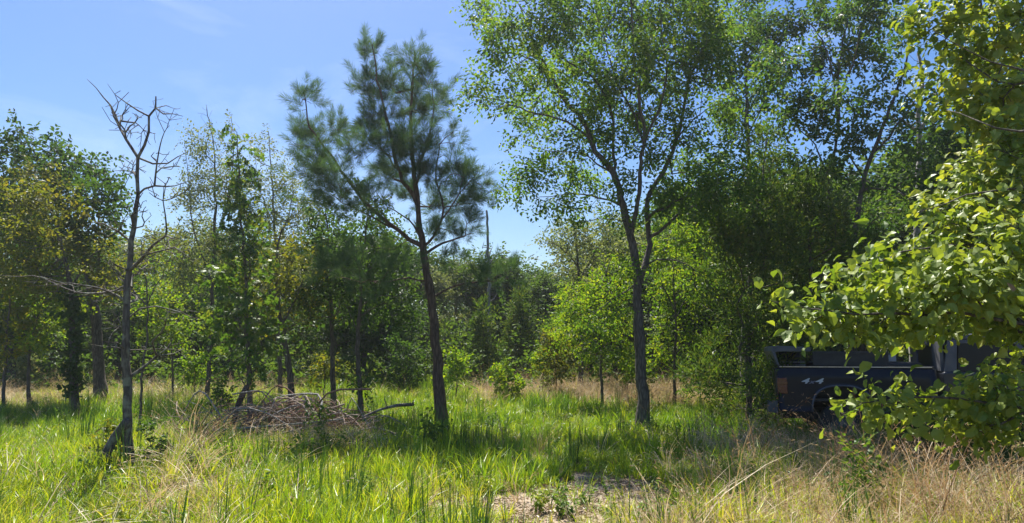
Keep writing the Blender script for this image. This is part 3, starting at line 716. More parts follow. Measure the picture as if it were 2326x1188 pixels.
# dead snags
tree('dead_snag', 'grey dead snag with tangled bare limbs right of the elm crown', 20.5,
 [([(1690, 935), (1692, 760), (1700, 560), (1698, 420), (1700, 340), (1692, 270), (1700, 200)], 24, 5), ([(1700, 330), (1740, 300), (1775, 320)], 9, 2), ([(1698, 350), (1650, 320), (1620, 340)], 9, 2), ([(1699, 400), (1745, 420), (1770, 400)], 7, 2), ([(1699, 380), (1640, 390), (1600, 430)], 7, 2), ([(1694, 290), (1665, 250), (1660, 210)], 6, 2)],
 [], None, bark='deadgrey', spread=.8, seed=24, rtip=.006, bare=[(1745, 320, 45, 50), (1650, 340, 50, 50), (1740, 410, 45, 35), (1620, 420, 50, 40), (1670, 240, 40, 45), (1600, 480, 60, 30)], bare_dens=16)
tree('dead_snag', 'weathered dead snag showing pale above the leafy branch', 19.0,
 [([(2075, 950), (2080, 700), (2085, 480), (2090, 330), (2086, 250), (2095, 180), (2085, 120)], 32, 8), ([(2088, 300), (2050, 275), (2010, 270)], 12, 3), ([(2088, 290), (2120, 250), (2130, 200)], 10, 3), ([(2090, 260), (2060, 215), (2030, 200)], 9, 2), ([(2085, 450), (1990, 420), (1930, 390), (1905, 365)], 9, 3)],
 [], None, bark='deadgrey', spread=.8, seed=25, rtip=.006, bare=[(2030, 270, 50, 36), (2130, 230, 36, 46), (2050, 200, 36, 36), (1930, 390, 46, 26), (2090, 130, 36, 30)], bare_dens=14)
tree('dead_snag', 'far dead snag with broken top and crooked arm in the sky gap', 28.0,
 [([(1112, 850), (1112, 700), (1110, 600), (1107, 520), (1105, 478)], 14, 6), ([(1110, 598), (1122, 588), (1132, 579), (1145, 574)], 6, 3), ([(1134, 579), (1150, 587), (1164, 588), (1168, 598), (1176, 604)], 4, 1.5), ([(1110, 618), (1094, 612), (1081, 604)], 6, 2.5), ([(1107, 568), (1098, 562), (1100, 548)], 4, 1.5), ([(1110, 585), (1115, 570), (1119, 560)], 4, 2), ([(1112, 690), (1122, 680), (1128, 668)], 5, 3)],
 [], None, bark='deadgrey', spread=.3, seed=26, rtip=.005, wob=.02, bare=[(1165, 590, 16, 14), (1120, 560, 14, 14)], bare_dens=30)

# cedars and saplings of the middle ground
CED2 = LEAF('cedar', 'rhomb', .17, .045, 34, .14, up=.2, spread=.9, droop=-.45)
for u, y0, y1, w, dd, sd, lab in [(1096, 692, 862, 52, 26, 30, 'low conical cedar at the back of the clearing, left of its larger neighbour'), (1180, 664, 865, 66, 27, 31, 'larger conical cedar in the sky gap behind the dry grass'),
                                  (1010, 745, 872, 44, 28, 32, 'small cedar showing right behind the pine trunk')]:
    n = 7
    tree('cedar_tree', lab, dd, [([(u, 800 + 2560 / dd), (u + 2, (y0 + y1) / 2), (u, y0)], 8, 1.5)],
         [(u + (8 if q % 2 else -8) * (q / n), y0 + (y1 - y0) * (q + .4) / n, w * (.14 + .86 * (q + .6) / n) * .9, (y1 - y0) / n * .75, 0) for q in range(n)], CED2, dens=22, spread=.5, seed=sd, bf=.3, rtip=.005)
SAPL = LEAF('bright', 'oval', .10, .07, 18, .12)
for u, yt, yb, w, dd, sd, mat, lab in [(1035, 790, 878, 30, 20, 40, 'bright', 'yellow green sapling at the right foot of the pine'), (1262, 745, 862, 46, 21, 41, 'autumn', 'sapling with yellowing leaves behind the dry grass strip'),
                                  (735, 800, 862, 34, 21, 42, 'autumn', 'small yellow shrub between two slender trunks'), (1232, 780, 862, 26, 22, 46, 'bright', 'thin green sapling beside the conical cedars'),
                                  (440, 790, 880, 34, 22, 43, 'bright', 'small sapling in the far field left of the gum'), (1445, 790, 880, 40, 21, 44, 'bright', 'leafy shrub at the back left of the elm trunk'), (915, 770, 880, 46, 23, 45, 'oak', 'shaded shrub left of the pine trunk'), (60, 800, 872, 30, 24, 47, 'pale', 'pale shrub in the far left field')]:
    lf = dict(SAPL); lf['mat'] = mat
    tree('sapling', lab, dd, [([(u, 800 + 2560 / dd), (u + 3, (yt + yb) / 2), (u, yt)], 4, 1.5)],
         [(u - w * .3, yt + (yb - yt) * .25, w * .6, (yb - yt) * .24, 0), (u + w * .35, yt + (yb - yt) * .4, w * .6, (yb - yt) * .25, 0), (u - w * .2, yt + (yb - yt) * .65, w * .75, (yb - yt) * .25, 0), (u + w * .2, yt + (yb - yt) * .85, w * .8, (yb - yt) * .2, 0)], lf, dens=24, spread=.4, seed=sd, bf=.35, cat='sapling')

# ------------------------------------------------------------------ trees of the wood behind: a few kinds, each tree its own object
def wood_kind(seed, H, crown_r, mat, low, leafL=.15, n=380, per=24):
    rng = np.random.default_rng(seed)
    sk = Skeleton()
    lean = rng.normal(0, .25, 2)
    sk.stem(np.array([(0, 0, -.2), (lean[0] * .3, lean[1] * .3, H * .35), (lean[0], lean[1], H * .8)]), .11 + .012 * H, .03, 0, step=.3, wob=.02, rng=rng)
    pts = []
    for _ in range(9):
        z = rng.uniform(low, .95) * H; r = crown_r * (1.1 - .6 * abs(z / H - .6)) * rng.uniform(.35, .6)
        a = rng.uniform(0, 6.28); o = rng.uniform(.1, .75) * crown_r
        pts.append(ball_points(np.array([math.cos(a) * o, math.sin(a) * o, z]), np.array([r, r, r * .7]), n // 9, rng))
    tips = sk.grow(np.concatenate(pts), .22, step=.45, rng=rng); sk.finish(.008, .11 + .012 * H)
    V, F = merge(list(sk.tubes(rng, 7).values()))
    C = np.array([sk.p[q] for q in tips]); dr = unit(C - np.array([sk.p[sk.par[q]] for q in tips]))
    cv, cf = crown_geo(C, dr, LEAF(mat, 'oval', leafL, leafL * .62, per, .26), rng)
    return mesh_data('wood', V, F, M['bark'], True), mesh_data('crown', cv, cf, M[mat])
KINDS = [wood_kind(100, 6.0, 2.3, 'far', .3), wood_kind(101, 7.2, 2.6, 'oak', .35), wood_kind(102, 5.2, 2.2, 'bright', .22), wood_kind(103, 6.4, 2.0, 'far', .2), wood_kind(104, 5.0, 2.4, 'autumn', .3), wood_kind(105, 6.8, 2.5, 'pale', .35)]

def wood_tree(px, Y, top, kind, label, group, rz, wide=1.0):
    """top: pixel row the crown reaches"""
    H = (6.0, 7.2, 5.2, 6.4, 5.0, 6.8)[kind]
    z = P(px, top, Y)[2]; s = z / (H * 1.02)
    x = GX(px, Y)
    t = thing('wood_tree', (x, Y, float(terrain(np.array(x), np.array(Y)))), label, 'tree', group)
    t.rotation_euler = (0, 0, rz); t.scale = (s * wide, s * wide, s)
    link('trunk', KINDS[kind][0], t); tag(link('crown', KINDS[kind][1], t), kind='stuff')
rr = random.Random(5)
ADJ = ['dense green', 'tall dark green', 'bright green', 'full skirted green', 'yellowing', 'pale grey green']
MARKS = [(60, 'the picture edge at the left'), (172, 'the ivy clad oak'), (290, 'the lichen covered dead tree'), (395, 'the gap right of the dead tree'), (480, 'the thin pale tree'), (570, 'the glossy gum sapling'), (665, 'the leaning tree'), (757, 'the straight slender trunk'),
         (830, 'the crooked tree'), (930, 'the left side of the pine'), (1010, 'the pine trunk'), (1110, 'the far dead snag'), (1180, 'the conical cedars'), (1260, 'the sapling in the sky gap'), (1318, 'the pale tree by the gap'), (1400, 'the left side of the elm'), (1463, 'the elm trunk'),
         (1532, 'the bright tree right of the elm'), (1620, 'the elm right limb'), (1700, 'the broad dark cedar'), (1770, 'the truck tailgate'), (1845, 'the truck bed'), (1940, 'the forked oak trunk'), (2060, 'the truck cab'), (2215, 'the tree above the cab'), (2340, 'the leafy branches at the right edge')]
WOOD = [('wood left of the pine', (.9, 1.25), [(20, 27, 520, 1), (110, 30, 560, 3), (200, 33, 580, 0), (270, 28, 600, 3), (330, 34, 560, 5), (400, 31, 590, 2), (455, 37, 600, 0), (520, 30, 560, 1), (580, 35, 590, 3), (640, 29, 600, 5), (700, 33, 570, 0), (760, 27, 560, 1), (820, 31, 560, 3), (880, 28, 600, 1), (930, 34, 590, 0), (-60, 31, 450, 1), (-150, 28, 420, 0), (55, 40, 560, 5), (300, 42, 600, 1), (600, 43, 590, 3), (160, 45, 590, 0), (430, 46, 620, 3), (760, 44, 600, 1)]),
        ('wood below the sky gap', (1.0, 1.35), [(985, 33, 640, 5), (1040, 35, 622, 5), (1085, 38, 650, 0), (1130, 36, 622, 3), (1165, 33, 615, 0), (1205, 39, 640, 1), (1245, 35, 655, 3), (1285, 40, 650, 0), (1010, 45, 640, 1), (1110, 47, 640, 3), (1220, 46, 660, 5)]),
        ('wood behind the elm and cedars', (.95, 1.3), [(1340, 31, 600, 2), (1400, 29, 560, 5), (1450, 33, 540, 0), (1510, 30, 520, 2), (1580, 27, 480, 1), (1640, 31, 470, 3), (1700, 26, 450, 1), (1760, 30, 430, 0), (1820, 27, 430, 3), (1890, 30, 420, 1), (1960, 27, 430, 0), (2040, 29, 420, 1), (2120, 26, 380, 3), (2200, 29, 330, 0), (2300, 26, 300, 1), (2400, 24, 240, 0), (1480, 42, 560, 1), (1620, 44, 500, 3), (1850, 42, 450, 0), (2080, 40, 420, 1)])]
taken = {}
for grp, (w0, w1), lst in WOOD:
    for x, Y, top, kd in sorted(lst, key=lambda q: q[1]):
        mark = min(MARKS, key=lambda m: abs(m[0] - x))[1]
        k = taken[(mark, kd)] = taken.get((mark, kd), 0) + 1
        wood_tree(x, Y, top, kd, ADJ[kd] + ' wood tree behind ' + mark + ('' if k == 1 else ', farther back'), grp, rr.uniform(0, 6.28), rr.uniform(w0, w1))

# the wood farther off: one mass of foliage
rng = np.random.default_rng(77)
n = 18000
yy = rng.uniform(48, 75, n); uu = rng.uniform(-500, 2800, n)
topz = np.interp(uu, [-500, 200, 700, 950, 1150, 1290, 1500, 1800, 2800], [9, 8, 8, 7.2, 6.4, 6.6, 9, 12, 14]) * (1 + .15 * np.sin(uu * .02) + .1 * np.sin(uu * .053 + 1))
zz = topz * (rng.random(n) ** 1.3)
C = np.stack([(uu - 1163) / FPX * yy, yy, zz + .5], -1)
V, F = crown_geo(C, rng.normal(0, 1, C.shape), LEAF('far', 'oval', .34, .24, 5, .35), rng)
tag(link('far_wood', mesh_data('far_wood', V, F, M['far'])), 'far wood closing the view behind the clearing', 'woodland', kind='stuff')

# undergrowth on the floor of the wood
n = 15000
yy = rng.uniform(23, 46, n); uu = rng.uniform(-200, 2500, n)
cl = .5 + .5 * np.sin(uu * .031 + yy * .8) * np.sin(uu * .017 - yy * .5 + 2)
hz = np.interp(uu, [-200, 350, 480, 620, 2500], [2.8, 2.4, 1.0, 2.4, 3.2]) * (.45 + .8 * cl) * smooth(21.5, 26, yy)
keep = rng.random(n) < .35 + .65 * cl
C = np.stack([(uu - 1163) / FPX * yy, yy, hz * rng.random(n) ** .9 + terrain((uu - 1163) / FPX * yy, yy)], -1)[keep]
V, F = crown_geo(C, rng.normal(0, 1, C.shape), LEAF('far', 'oval', .15, .10, 9, .25), rng)
tag(link('undergrowth', mesh_data('undergrowth', V, F, M['far'])), 'shaded undergrowth on the floor of the wood', 'undergrowth', kind='stuff')

# ------------------------------------------------------------------ grass and herbs
def blades(n, h0, h1, w, r, lean, arch, seed, seg=3, seedhead=0.0):
    rng = np.random.default_rng(seed)
    parts = []
    for i in range(n):
        a = rng.uniform(0, 6.28); rad = r * math.sqrt(rng.random())
        b = np.array([math.cos(a) * rad, math.sin(a) * rad, -.02])
        az = a + rng.normal(0, .7); h = rng.uniform(h0, h1); le = abs(rng.normal(lean, lean * .5)); ar = abs(rng.normal(arch, arch * .6))
        out = np.array([math.cos(az), math.sin(az), 0]); side = np.array([-math.sin(az), math.cos(az), 0])
        tw = rng.uniform(-.9, .9); side = unit(side * math.cos(tw) + out * math.sin(tw))
        t = np.linspace(0, 1, seg + 1)
        c = b + out * (le * h * t + ar * h * t ** 2.2)[:, None] + np.array([0, 0, 1]) * (h * (t - .45 * ar * t ** 2.5))[:, None]
        ww = w * rng.uniform(.7, 1.25) * (1 - t ** 1.8) * .5
        V = np.concatenate([c[:-1] - side * ww[:-1, None], c[:-1] + side * ww[:-1, None], c[-1:]])
        F4 = [(k, k + seg, k + seg + 1, k + 1) for k in range(seg - 1)]
        parts.append((V, [np.array(F4), np.array([(seg - 1, 2 * seg - 1, 2 * seg)])]))
        if rng.random() < seedhead:
            m = 6; q = np.linspace(.7, 1.0, m); cc = np.array([np.interp(q, t, c[:, j]) for j in range(3)]).T
            D, Sd, N = leaf_frames(m, rng, .3, .8, np.repeat((c[-1] - c[-2])[None] * 8, m, 0), -.2)
            parts.append(leaves_geo(cc, D, Sd, N, np.full(m, .05), np.full(m, .008), 'rhomb'))
    return merge(parts)

def herb(n, h, leafL, seed, tpl='oval'):
    rng = np.random.default_rng(seed); parts = []
    for i in range(n):
        a = rng.uniform(0, 6.28); top = np.array([math.cos(a) * h * .35, math.sin(a) * h * .35, h * rng.uniform(.6, 1)])
        Q = spline([(0, 0, -.02), top * .5 + np.array([0, 0, h * .1]), top], h / 4)
        parts.append(tube(Q, np.linspace(.003, .0015, len(Q)), 3))
        m = 9; q = rng.uniform(.25, 1, m); C = np.array([np.interp(q, np.linspace(0, 1, len(Q)), Q[:, j]) for j in range(3)]).T
        D, Sd, N = leaf_frames(m, rng, .8, .5)
        L = leafL * rng.uniform(.6, 1.2, m)
        parts.append(leaves_geo(C, D, Sd, N, L, L * .55, tpl))
    return merge(parts)

def bits(seed, n=26):
    rng = np.random.default_rng(seed)
    C = np.stack([rng.normal(0, .12, n), rng.normal(0, .12, n), rng.uniform(.003, .02, n)], -1)
    D, Sd, N = leaf_frames(n, rng, 1.2, .35, None, 0)
    L = rng.uniform(.015, .07, n)
    return leaves_geo(C, D, Sd, N, L, np.where(rng.random(n) < .75, .006, L * .4), 'rhomb')

def scatter(name, label, cat, protos, mat, pts, rot, scl, idx, tint):
    """one object holding many tufts (geometry nodes place the copies)"""
    n = len(pts)
    me = bpy.data.meshes.new(name); me.vertices.add(n); me.vertices.foreach_set("co", pts.astype(np.float32).ravel())
    for nm, ty, val in (("rot", 'FLOAT_VECTOR', rot), ("scl", 'FLOAT_VECTOR', scl), ("idx", 'INT', idx), ("tint", 'FLOAT', tint)):
        a = me.attributes.new(nm, ty, 'POINT')
        a.data.foreach_set("vector" if ty == 'FLOAT_VECTOR' else "value", np.asarray(val, np.int32 if ty == 'INT' else np.float32).ravel())
    me.materials.append(mat)
    o = tag(link(name, me), label, cat, kind='stuff')
    ng = bpy.data.node_groups.new(name + "_scatter", 'GeometryNodeTree')
    ng.interface.new_socket("Geometry", in_out='INPUT', socket_type='NodeSocketGeometry')
    ng.interface.new_socket("Geometry", in_out='OUTPUT', socket_type='NodeSocketGeometry')
    N, L = ng.nodes, ng.links
    gi, go = N.new('NodeGroupInput'), N.new('NodeGroupOutput')
    jn = N.new('GeometryNodeJoinGeometry')
    for V, F in reversed(protos):
        po = bpy.data.objects.new(name + "_tuft", mesh_data(name + "_tuft", V, F, mat))
        oi = N.new('GeometryNodeObjectInfo'); oi.inputs['Object'].default_value = po; oi.inputs['As Instance'].default_value = False
        g2 = N.new('GeometryNodeGeometryToInstance')
        L.new(oi.outputs['Geometry'], g2.inputs[0]); L.new(g2.outputs[0], jn.inputs[0])
    ip = N.new('GeometryNodeInstanceOnPoints'); ip.inputs['Pick Instance'].default_value = True
    def attr(nm, ty):
        q = N.new('GeometryNodeInputNamedAttribute'); q.data_type = ty; q.inputs['Name'].default_value = nm
        return q.outputs[0]
    e2r = N.new('FunctionNodeEulerToRotation')
    L.new(attr("rot", 'FLOAT_VECTOR'), e2r.inputs[0])
    L.new(gi.outputs[0], ip.inputs['Points']); L.new(jn.outputs[0], ip.inputs['Instance'])
    L.new(attr("idx", 'INT'), ip.inputs['Instance Index']); L.new(e2r.outputs[0], ip.inputs['Rotation']); L.new(attr("scl", 'FLOAT_VECTOR'), ip.inputs['Scale'])
    L.new(ip.outputs[0], go.inputs[0])
    md = o.modifiers.new("scatter", 'NODES'); md.node_group = ng
    return o

def field(density, d0, d1, rng, margin=130, falloff=0.0):
    """random ground points inside the view wedge; density per square metre at the near end"""
    area = ((d1 ** 2 - d0 ** 2) / 2) * (2326 + 2 * margin) / FPX
    n = int(area * density)
    y = np.sqrt(rng.uniform(d0 ** 2, d1 ** 2, n)); u = rng.uniform(-margin, 2326 + margin, n)
    keep = rng.random(n) < (d0 / y) ** falloff
    y, u = y[keep], u[keep]
    return (u - 1163) / FPX * y * cp, y, u

def wave(x, y, s, ph):
    return .5 + .25 * (np.sin(x * s + ph) * np.cos(y * s * .8 + ph * 2) + np.sin(x * s * 2.3 + y * s * 1.7 + ph * 3) * .7 + np.sin((x - y) * s * 4.1 + ph) * .3)

def dryness(u, y, x):
    r = .5 * smooth(1430, 1800, u) * smooth(13.5, 11, y)
    s = .95 * smooth(1040, 1120, u) * smooth(1680, 1560, u) * smooth(18.5, 20.5, y) * smooth(27, 25, y)
    l = .18 * smooth(320, 400, u) * smooth(560, 480, u) * smooth(13.5, 12, y)
    b = .4 * smooth(440, 520, u) * smooth(860, 780, u) * smooth(11, 12, y) * smooth(16, 15, y)
    f = .2 * smooth(17.5, 21, y) * smooth(720, 640, u) + .3 * smooth(200, 120, u) * smooth(17, 19, y)
    m = .26 * smooth(850, 980, u) * smooth(9.5, 8, y)
    return np.clip(np.maximum.reduce([r, s, l, b, f, m]) * (.65 + .7 * wave(x, y, .9, .4)), 0, 1)

def clumps(x, y, h, keep):
    return np.stack([x, y, terrain(x, y)], -1)[keep], h[keep]

def spread_tufts(name, label, cat, protos, mat, x, y, h, tint, rng, keep, tilt=.12):
    x, y, h, tint = x[keep], y[keep], h[keep], tint[keep]
    n = len(x)
    pts = np.stack([x, y, terrain(x, y)], -1)
    rot = np.stack([rng.normal(0, tilt, n), rng.normal(0, tilt, n), rng.uniform(0, 6.28, n)], -1)
    wide = h * rng.uniform(.85, 1.2, n)
    return scatter(name, label, cat, protos, mat, pts, rot, np.stack([wide, wide, h], -1), rng.integers(0, len(protos), n), np.clip(tint, 0, 1))

rng = np.random.default_rng(99)
# green grass
PG = [blades(15, .2, .62, .0165, .06, .10, .30, 200 + i) for i in range(7)]
x, y, u = field(64, 5.0, 48, rng, falloff=.7)
dr = dryness(u, y, x); sd = sandiness(x, y)
hh = (.42 + .6 * wave(x, y, .7, 1.0)) * rng.uniform(.7, 1.25, len(x)) * (1 - .55 * smooth(.2, .7, sd)) * np.where(y > 20, 1.1, 1)
PCX, PCY = GX(655, 13.9), 13.6
def pile_gap(x, y): return np.exp(-((x - PCX) / 1.8) ** 4 - ((y - PCY) / 1.3) ** 4)
hh *= 1 - .45 * pile_gap(x, y)
hh *= 1 - .25 * smooth(1150, 1300, u) * smooth(1600, 1450, u) * smooth(11, 10, y)
keep = (rng.random(len(x)) < (1 - .8 * dr)) & (rng.random(len(x)) < 1 - .9 * smooth(.15, .5, sd)) & (rng.random(len(x)) < .12 + 1.1 * smooth(.25, .7, wave(x, y, 2.1, 2.2)))
tn = .25 + .40 * wave(x, y, .8, 3.3) + .3 * dr + .2 * smooth(700, 200, u) * smooth(14, 11, y) + .18 * smooth(10, 7, y) + rng.normal(0, .13, len(x))
tn -= .12 * smooth(12, 14, y) * smooth(21, 19, y)
spread_tufts('grass', 'lush green grass growing over the clearing', 'grass', PG, M['grass'], x, y, hh, tn, rng, keep)
# short grass between
PS = [blades(18, .06, .2, .009, .08, .3, .5, 230 + i) for i in range(5)]
x, y, u = field(120, 5.0, 24, rng, falloff=.8)
sd = sandiness(x, y); dr = dryness(u, y, x)
keep = rng.random(len(x)) < (1 - .9 * smooth(.15, .5, sd)) * .9
spread_tufts('short_grass', 'short grass and straw between the taller tufts', 'grass', PS, M['grass'], x, y, rng.uniform(.6, 1.5, len(x)), .45 + .45 * dr + .2 * wave(x, y, 1.1, .5) + rng.normal(0, .12, len(x)) , rng, keep)
# dry straw-coloured grass
PD = [blades(14, .25, .7, .0095, .06, .3, .55, 260 + i, 4, .35) for i in range(6)]
x, y, u = field(60, 4.6, 34, rng, falloff=.6)
dr = dryness(u, y, x); sd = sandiness(x, y)
keep = rng.random(len(x)) < np.clip(dr * 1.15 + .02, 0, 1) * (1 - .92 * smooth(.12, .45, sd))
hh = rng.uniform(.6, 1.2, len(x)) * (.75 + .4 * wave(x, y, .9, 5.0)) * np.where(u > 1700, .85, 1.0) * (1 - .6 * pile_gap(x, y)) * np.where((u > 850) & (u < 1450) & (y < 10), .6, 1)
spread_tufts('dry_grass', 'tan dry grass along the right and the back of the clearing', 'grass', PD, M['straw'], x, y, hh, .35 + .5 * wave(x, y, 1.2, 4.0) + rng.normal(0, .15, len(x)), rng, keep, .2)
# tall reddish dry stalks
PT = [blades(9, .8, 1.3, .0085, .05, .22, .45, 290 + i, 6, .8) for i in range(5)]
x, y, u = field(3.0, 4.6, 26, rng, falloff=.3)
dr = dryness(u, y, x)
keep = (rng.random(len(x)) < np.clip(dr, 0, 1) * .7) & (dr > .3) & ((u > 1480) | (y > 10))
px_, py_, n_ = [], [], 0
for uu_, yy_, k in [(1780, 10.8, 5), (1690, 10.5, 4), (2080, 7.0, 4), (2150, 6.2, 6), (2200, 6.6, 5), (2010, 8.6, 4), (2290, 6.0, 6), (1900, 9.5, 4), (1270, 21, 5), (430, 10.4, 5), (450, 12, 5), (500, 12.4, 4)]:
    for _ in range(k):
        yq = yy_ + rng.normal(0, .25); px_.append(GX(uu_ + rng.normal(0, 16), yq)); py_.append(yq)
x = np.concatenate([x[keep], px_]); y = np.concatenate([y[keep], py_])
spread_tufts('dry_stalk_grass', 'tall reddish tan seed stalks arching over the dry grass', 'grass', PT, M['straw'], x, y, rng.uniform(.65, 1.1, len(x)), rng.uniform(0, .5, len(x)), rng, np.ones(len(x), bool), .22)
# upright dark rushes
PR = [blades(7, .45, .85, .013, .05, .06, .05, 320 + i, 3) for i in range(4)]
x, y, u = field(9.0, 5.2, 19, rng)
keep = (rng.random(len(x)) < smooth(.45, .8, wave(x, y, 1.3, 7.0))) & (sandiness(x, y) < .35)
keep &= dryness(u, y, x) < .55
spread_tufts('rush', 'dark upright rush spikes standing in the grass', 'rush', PR, M['rush'], x, y, rng.uniform(.7, 1.15, len(x)), rng.uniform(0, 1, len(x)), rng, keep, .06)
# low broad-leaved weeds
PW = [herb(5, .28, .055, 340 + i) for i in range(5)]
x, y, u = field(16, 5.0, 22, rng, falloff=.3)
keep = rng.random(len(x)) < smooth(.4, .85, wave(x, y, 1.7, 9.0)) * .8
spread_tufts('weeds', 'low leafy weeds scattered among the grass', 'weeds', PW, M['weed'], x, y, rng.uniform(.5, 1.2, len(x)), rng.uniform(0, .9, len(x)), rng, keep)
# litter on bare soil
PB = [bits(360 + i) for i in range(5)]
x, y, u = field(38, 5.5, 18, rng, falloff=.3)
keep = rng.random(len(x)) < .45 + .55 * sandiness(x, y)
spread_tufts('leaf_litter', 'dead leaf and straw litter lying on the sandy soil', 'litter', PB, M['litter'], x, y, rng.uniform(.7, 1.4, len(x)), rng.uniform(0, 1, len(x)), rng, keep, .02)

# ------------------------------------------------------------------ pickup truck
import bmesh
M['paint'] = plain_mat('navy_paint', (.011, .0135, .023), .42, coat=.25, var=.25, scale=2.5, dirt=(.04, .038, .036))
M['fadedpaint'] = plain_mat('faded_blue_grey_paint', (.06, .068, .09), .6, var=.25, scale=3, dirt=(.16, .15, .14))
M['black'] = plain_mat('black_plastic', (.015, .016, .017), .6, var=.3, scale=8, dirt=(.05, .047, .04))
M['grey'] = plain_mat('grey_plastic', (.06, .07, .08), .5, var=.25, scale=4, dirt=(.15, .14, .13))
M['chrome'] = plain_mat('worn_metal', (.5, .46, .42), .35, metal=.9, var=.2, scale=14)
M['red'] = plain_mat('red_lens', (.10, .014, .010), .25, coat=.6, var=.2, scale=12)
M['amber'] = plain_mat('amber_lens', (.12, .03, .012), .25, coat=.6, var=.2, scale=12)
M['glass'] = plain_mat('dark_glass', (.010, .013, .016), .35, coat=0, var=.2, scale=3, dirt=(.03, .03, .03), spec=.25)
M['tyre'] = plain_mat('tyre_rubber', (.02, .019, .018), .85, var=.3, scale=20, dirt=(.07, .06, .05))
M['decal'] = plain_mat('silver_decal', (.5, .52, .55), .4, var=.1)
M['bluedecal'] = plain_mat('blue_decal', (.14, .15, .22), .4, var=.1)
M['white'] = plain_mat('dull_white', (.3, .3, .29), .6, var=.15)
M['lens'] = plain_mat('clear_lens', (.5, .52, .54), .2, coat=.7, var=.1)

def bm_mesh(name, build, mat, bev=0.0, seg=2, smooth_shade=False):
    bm = bmesh.new(); build(bm)
    bmesh.ops.recalc_face_normals(bm, faces=bm.faces)
    if bev:
        bmesh.ops.bevel(bm, geom=[e for e in bm.edges if len(e.link_faces) == 2 and e.calc_face_angle(0) > .5], offset=bev, segments=seg, affect='EDGES', profile=.6)
    me = bpy.data.meshes.new(name); bm.to_mesh(me); bm.free()
    if smooth_shade: me.polygons.foreach_set("use_smooth", [True] * len(me.polygons))
    me.materials.append(mat)
    return me

def prism(bm, poly, y0, y1, squeeze=None):
    """side outline (x, z) carried across the width y0..y1"""
    a = [bm.verts.new((p[0], y0 + (squeeze[i] if squeeze else 0), p[1])) for i, p in enumerate(poly)]
    b = [bm.verts.new((p[0], y1 - (squeeze[i] if squeeze else 0), p[1])) for i, p in enumerate(poly)]
    bm.faces.new(a); bm.faces.new(b[::-1])
    for i in range(len(poly)):
        j = (i + 1) % len(poly)
        bm.faces.new((a[i], b[i], b[j], a[j]))

def box(bm, x0, x1, y0, y1, z0, z1):
    prism(bm, [(x0, z0), (x1, z0), (x1, z1), (x0, z1)], y0, y1)

TY = 12.6
TX = GX(1768, TY, 1.0)
YAW = math.radians(-15)
truck = thing('pickup_truck', (TX, TY, float(terrain(np.array(TX + 2.), np.array(TY)))), 'old navy blue pickup truck parked in shade behind the leafy branch', 'truck')
truck.rotation_euler = (0, 0, YAW)
def part(name, build, mat, parent=truck, bev=0.0, seg=2, label=None, sm=False):
    o = link(name, bm_mesh(name, build, M[mat], bev, seg, sm), parent)
    if label: o["label"] = label
    return o
WID, RAIL, ARX, ARR = 1.95, 1.37, 1.03, .49
def side_grid(x0, x1, ax, ytop, near, zt, zb=.62):
    xs = np.unique(np.concatenate([np.linspace(x0, x1, 24), ax + ARR * np.cos(np.linspace(0, math.pi, 25))]))
    xs = xs[(xs >= x0) & (xs <= x1)]
    def build(bm):
        rows = np.array([0, .15, .3, .45, .58, .68, .76, .84, .92, .97, 1.0]); grid = []
        for xv in xs:
            q = min(1, abs(xv - ax) / ARR)
            zlow = zb if abs(xv - ax) >= ARR else .62 + .45 * (1 - q ** 2.6) ** (1 / 2.6)
            zlow = max(zb, zlow); colm = []
            for r in rows:
                z = zlow + (zt - zlow) * r
                yo = .012 * math.sin((z - .6) * 4) + (.06 * max(0, (z - 1.22) / (zt - 1.22)) ** 1.2 if z > 1.22 else 0) + (.04 * (0.85 - z) if z < .85 else 0)
                colm.append(bm.verts.new((xv, yo if near else WID - yo, z)))
            grid.append(colm)
        for i in range(len(xs) - 1):
            for j in range(len(rows) - 1):
                bm.faces.new((grid[i][j], grid[i + 1][j], grid[i + 1][j + 1], grid[i][j + 1]))
        ext = bmesh.ops.solidify(bm, geom=bm.faces[:], thickness=.03 if near else -.03)
    return build
def arch_trim(ax, near):
    th = np.linspace(0, math.pi, 22)
    pts = []
    for t in th:
        c = math.cos(t); q = abs(c)
        pts.append((ax + ARR * c, (-.004 if near else WID + .004), max(.62, .62 + .45 * (1 - min(1, q) ** 2.6) ** (1 / 2.6))))
    V, F = tube(pts, [.018] * len(pts), 6)
    return mesh_data('arch_trim', V, F, M['fadedpaint'], True)
for near in (True, False):
    part('bed_side', side_grid(0, 2.5, ARX, 0, near, RAIL), 'paint', sm=True)
    part('front_fender', side_grid(4.0, 5.45, 4.42, 0, near, 1.18), 'paint', sm=True)
    link('arch_trim', arch_trim(ARX, near), truck); link('arch_trim', arch_trim(4.42, near), truck)
    y0 = .055 if near else WID - .135
    r = part('bed_rail', lambda bm: box(bm, .01, 2.5, y0, y0 + .08, RAIL + .002, RAIL + .035), 'black', bev=.008)
    part('rail_strip', lambda bm: box(bm, .04, 2.46, y0 - .006, y0 + .012, RAIL + .012, RAIL + .026), 'chrome', r)
    yl = -.006 if near else WID - .10
    tl = part('taillight', lambda bm: box(bm, -.012, .15, yl, yl + .106, .92, 1.20), 'red', bev=.012)
    part('amber_lens', lambda bm: box(bm, -.016, .154, yl - .004, yl + .11, 1.08, 1.13), 'amber', tl, bev=.004)
    part('headlight', lambda bm: box(bm, 5.42, 5.49, .06 if near else WID - .36, .36 if near else WID - .06, .82, 1.02), 'lens', bev=.015)
    part('mirror', lambda bm: box(bm, 4.02, 4.12, -.20 if near else WID + .03, -.03 if near else WID + .2, 1.36, 1.54), 'black', bev=.02)
part('bed_floor', lambda bm: box(bm, .02, 2.5, .06, WID - .06, .80, .84), 'black')
part('bed_front_wall', lambda bm: box(bm, 2.46, 2.52, .05, WID - .05, .80, RAIL), 'paint')
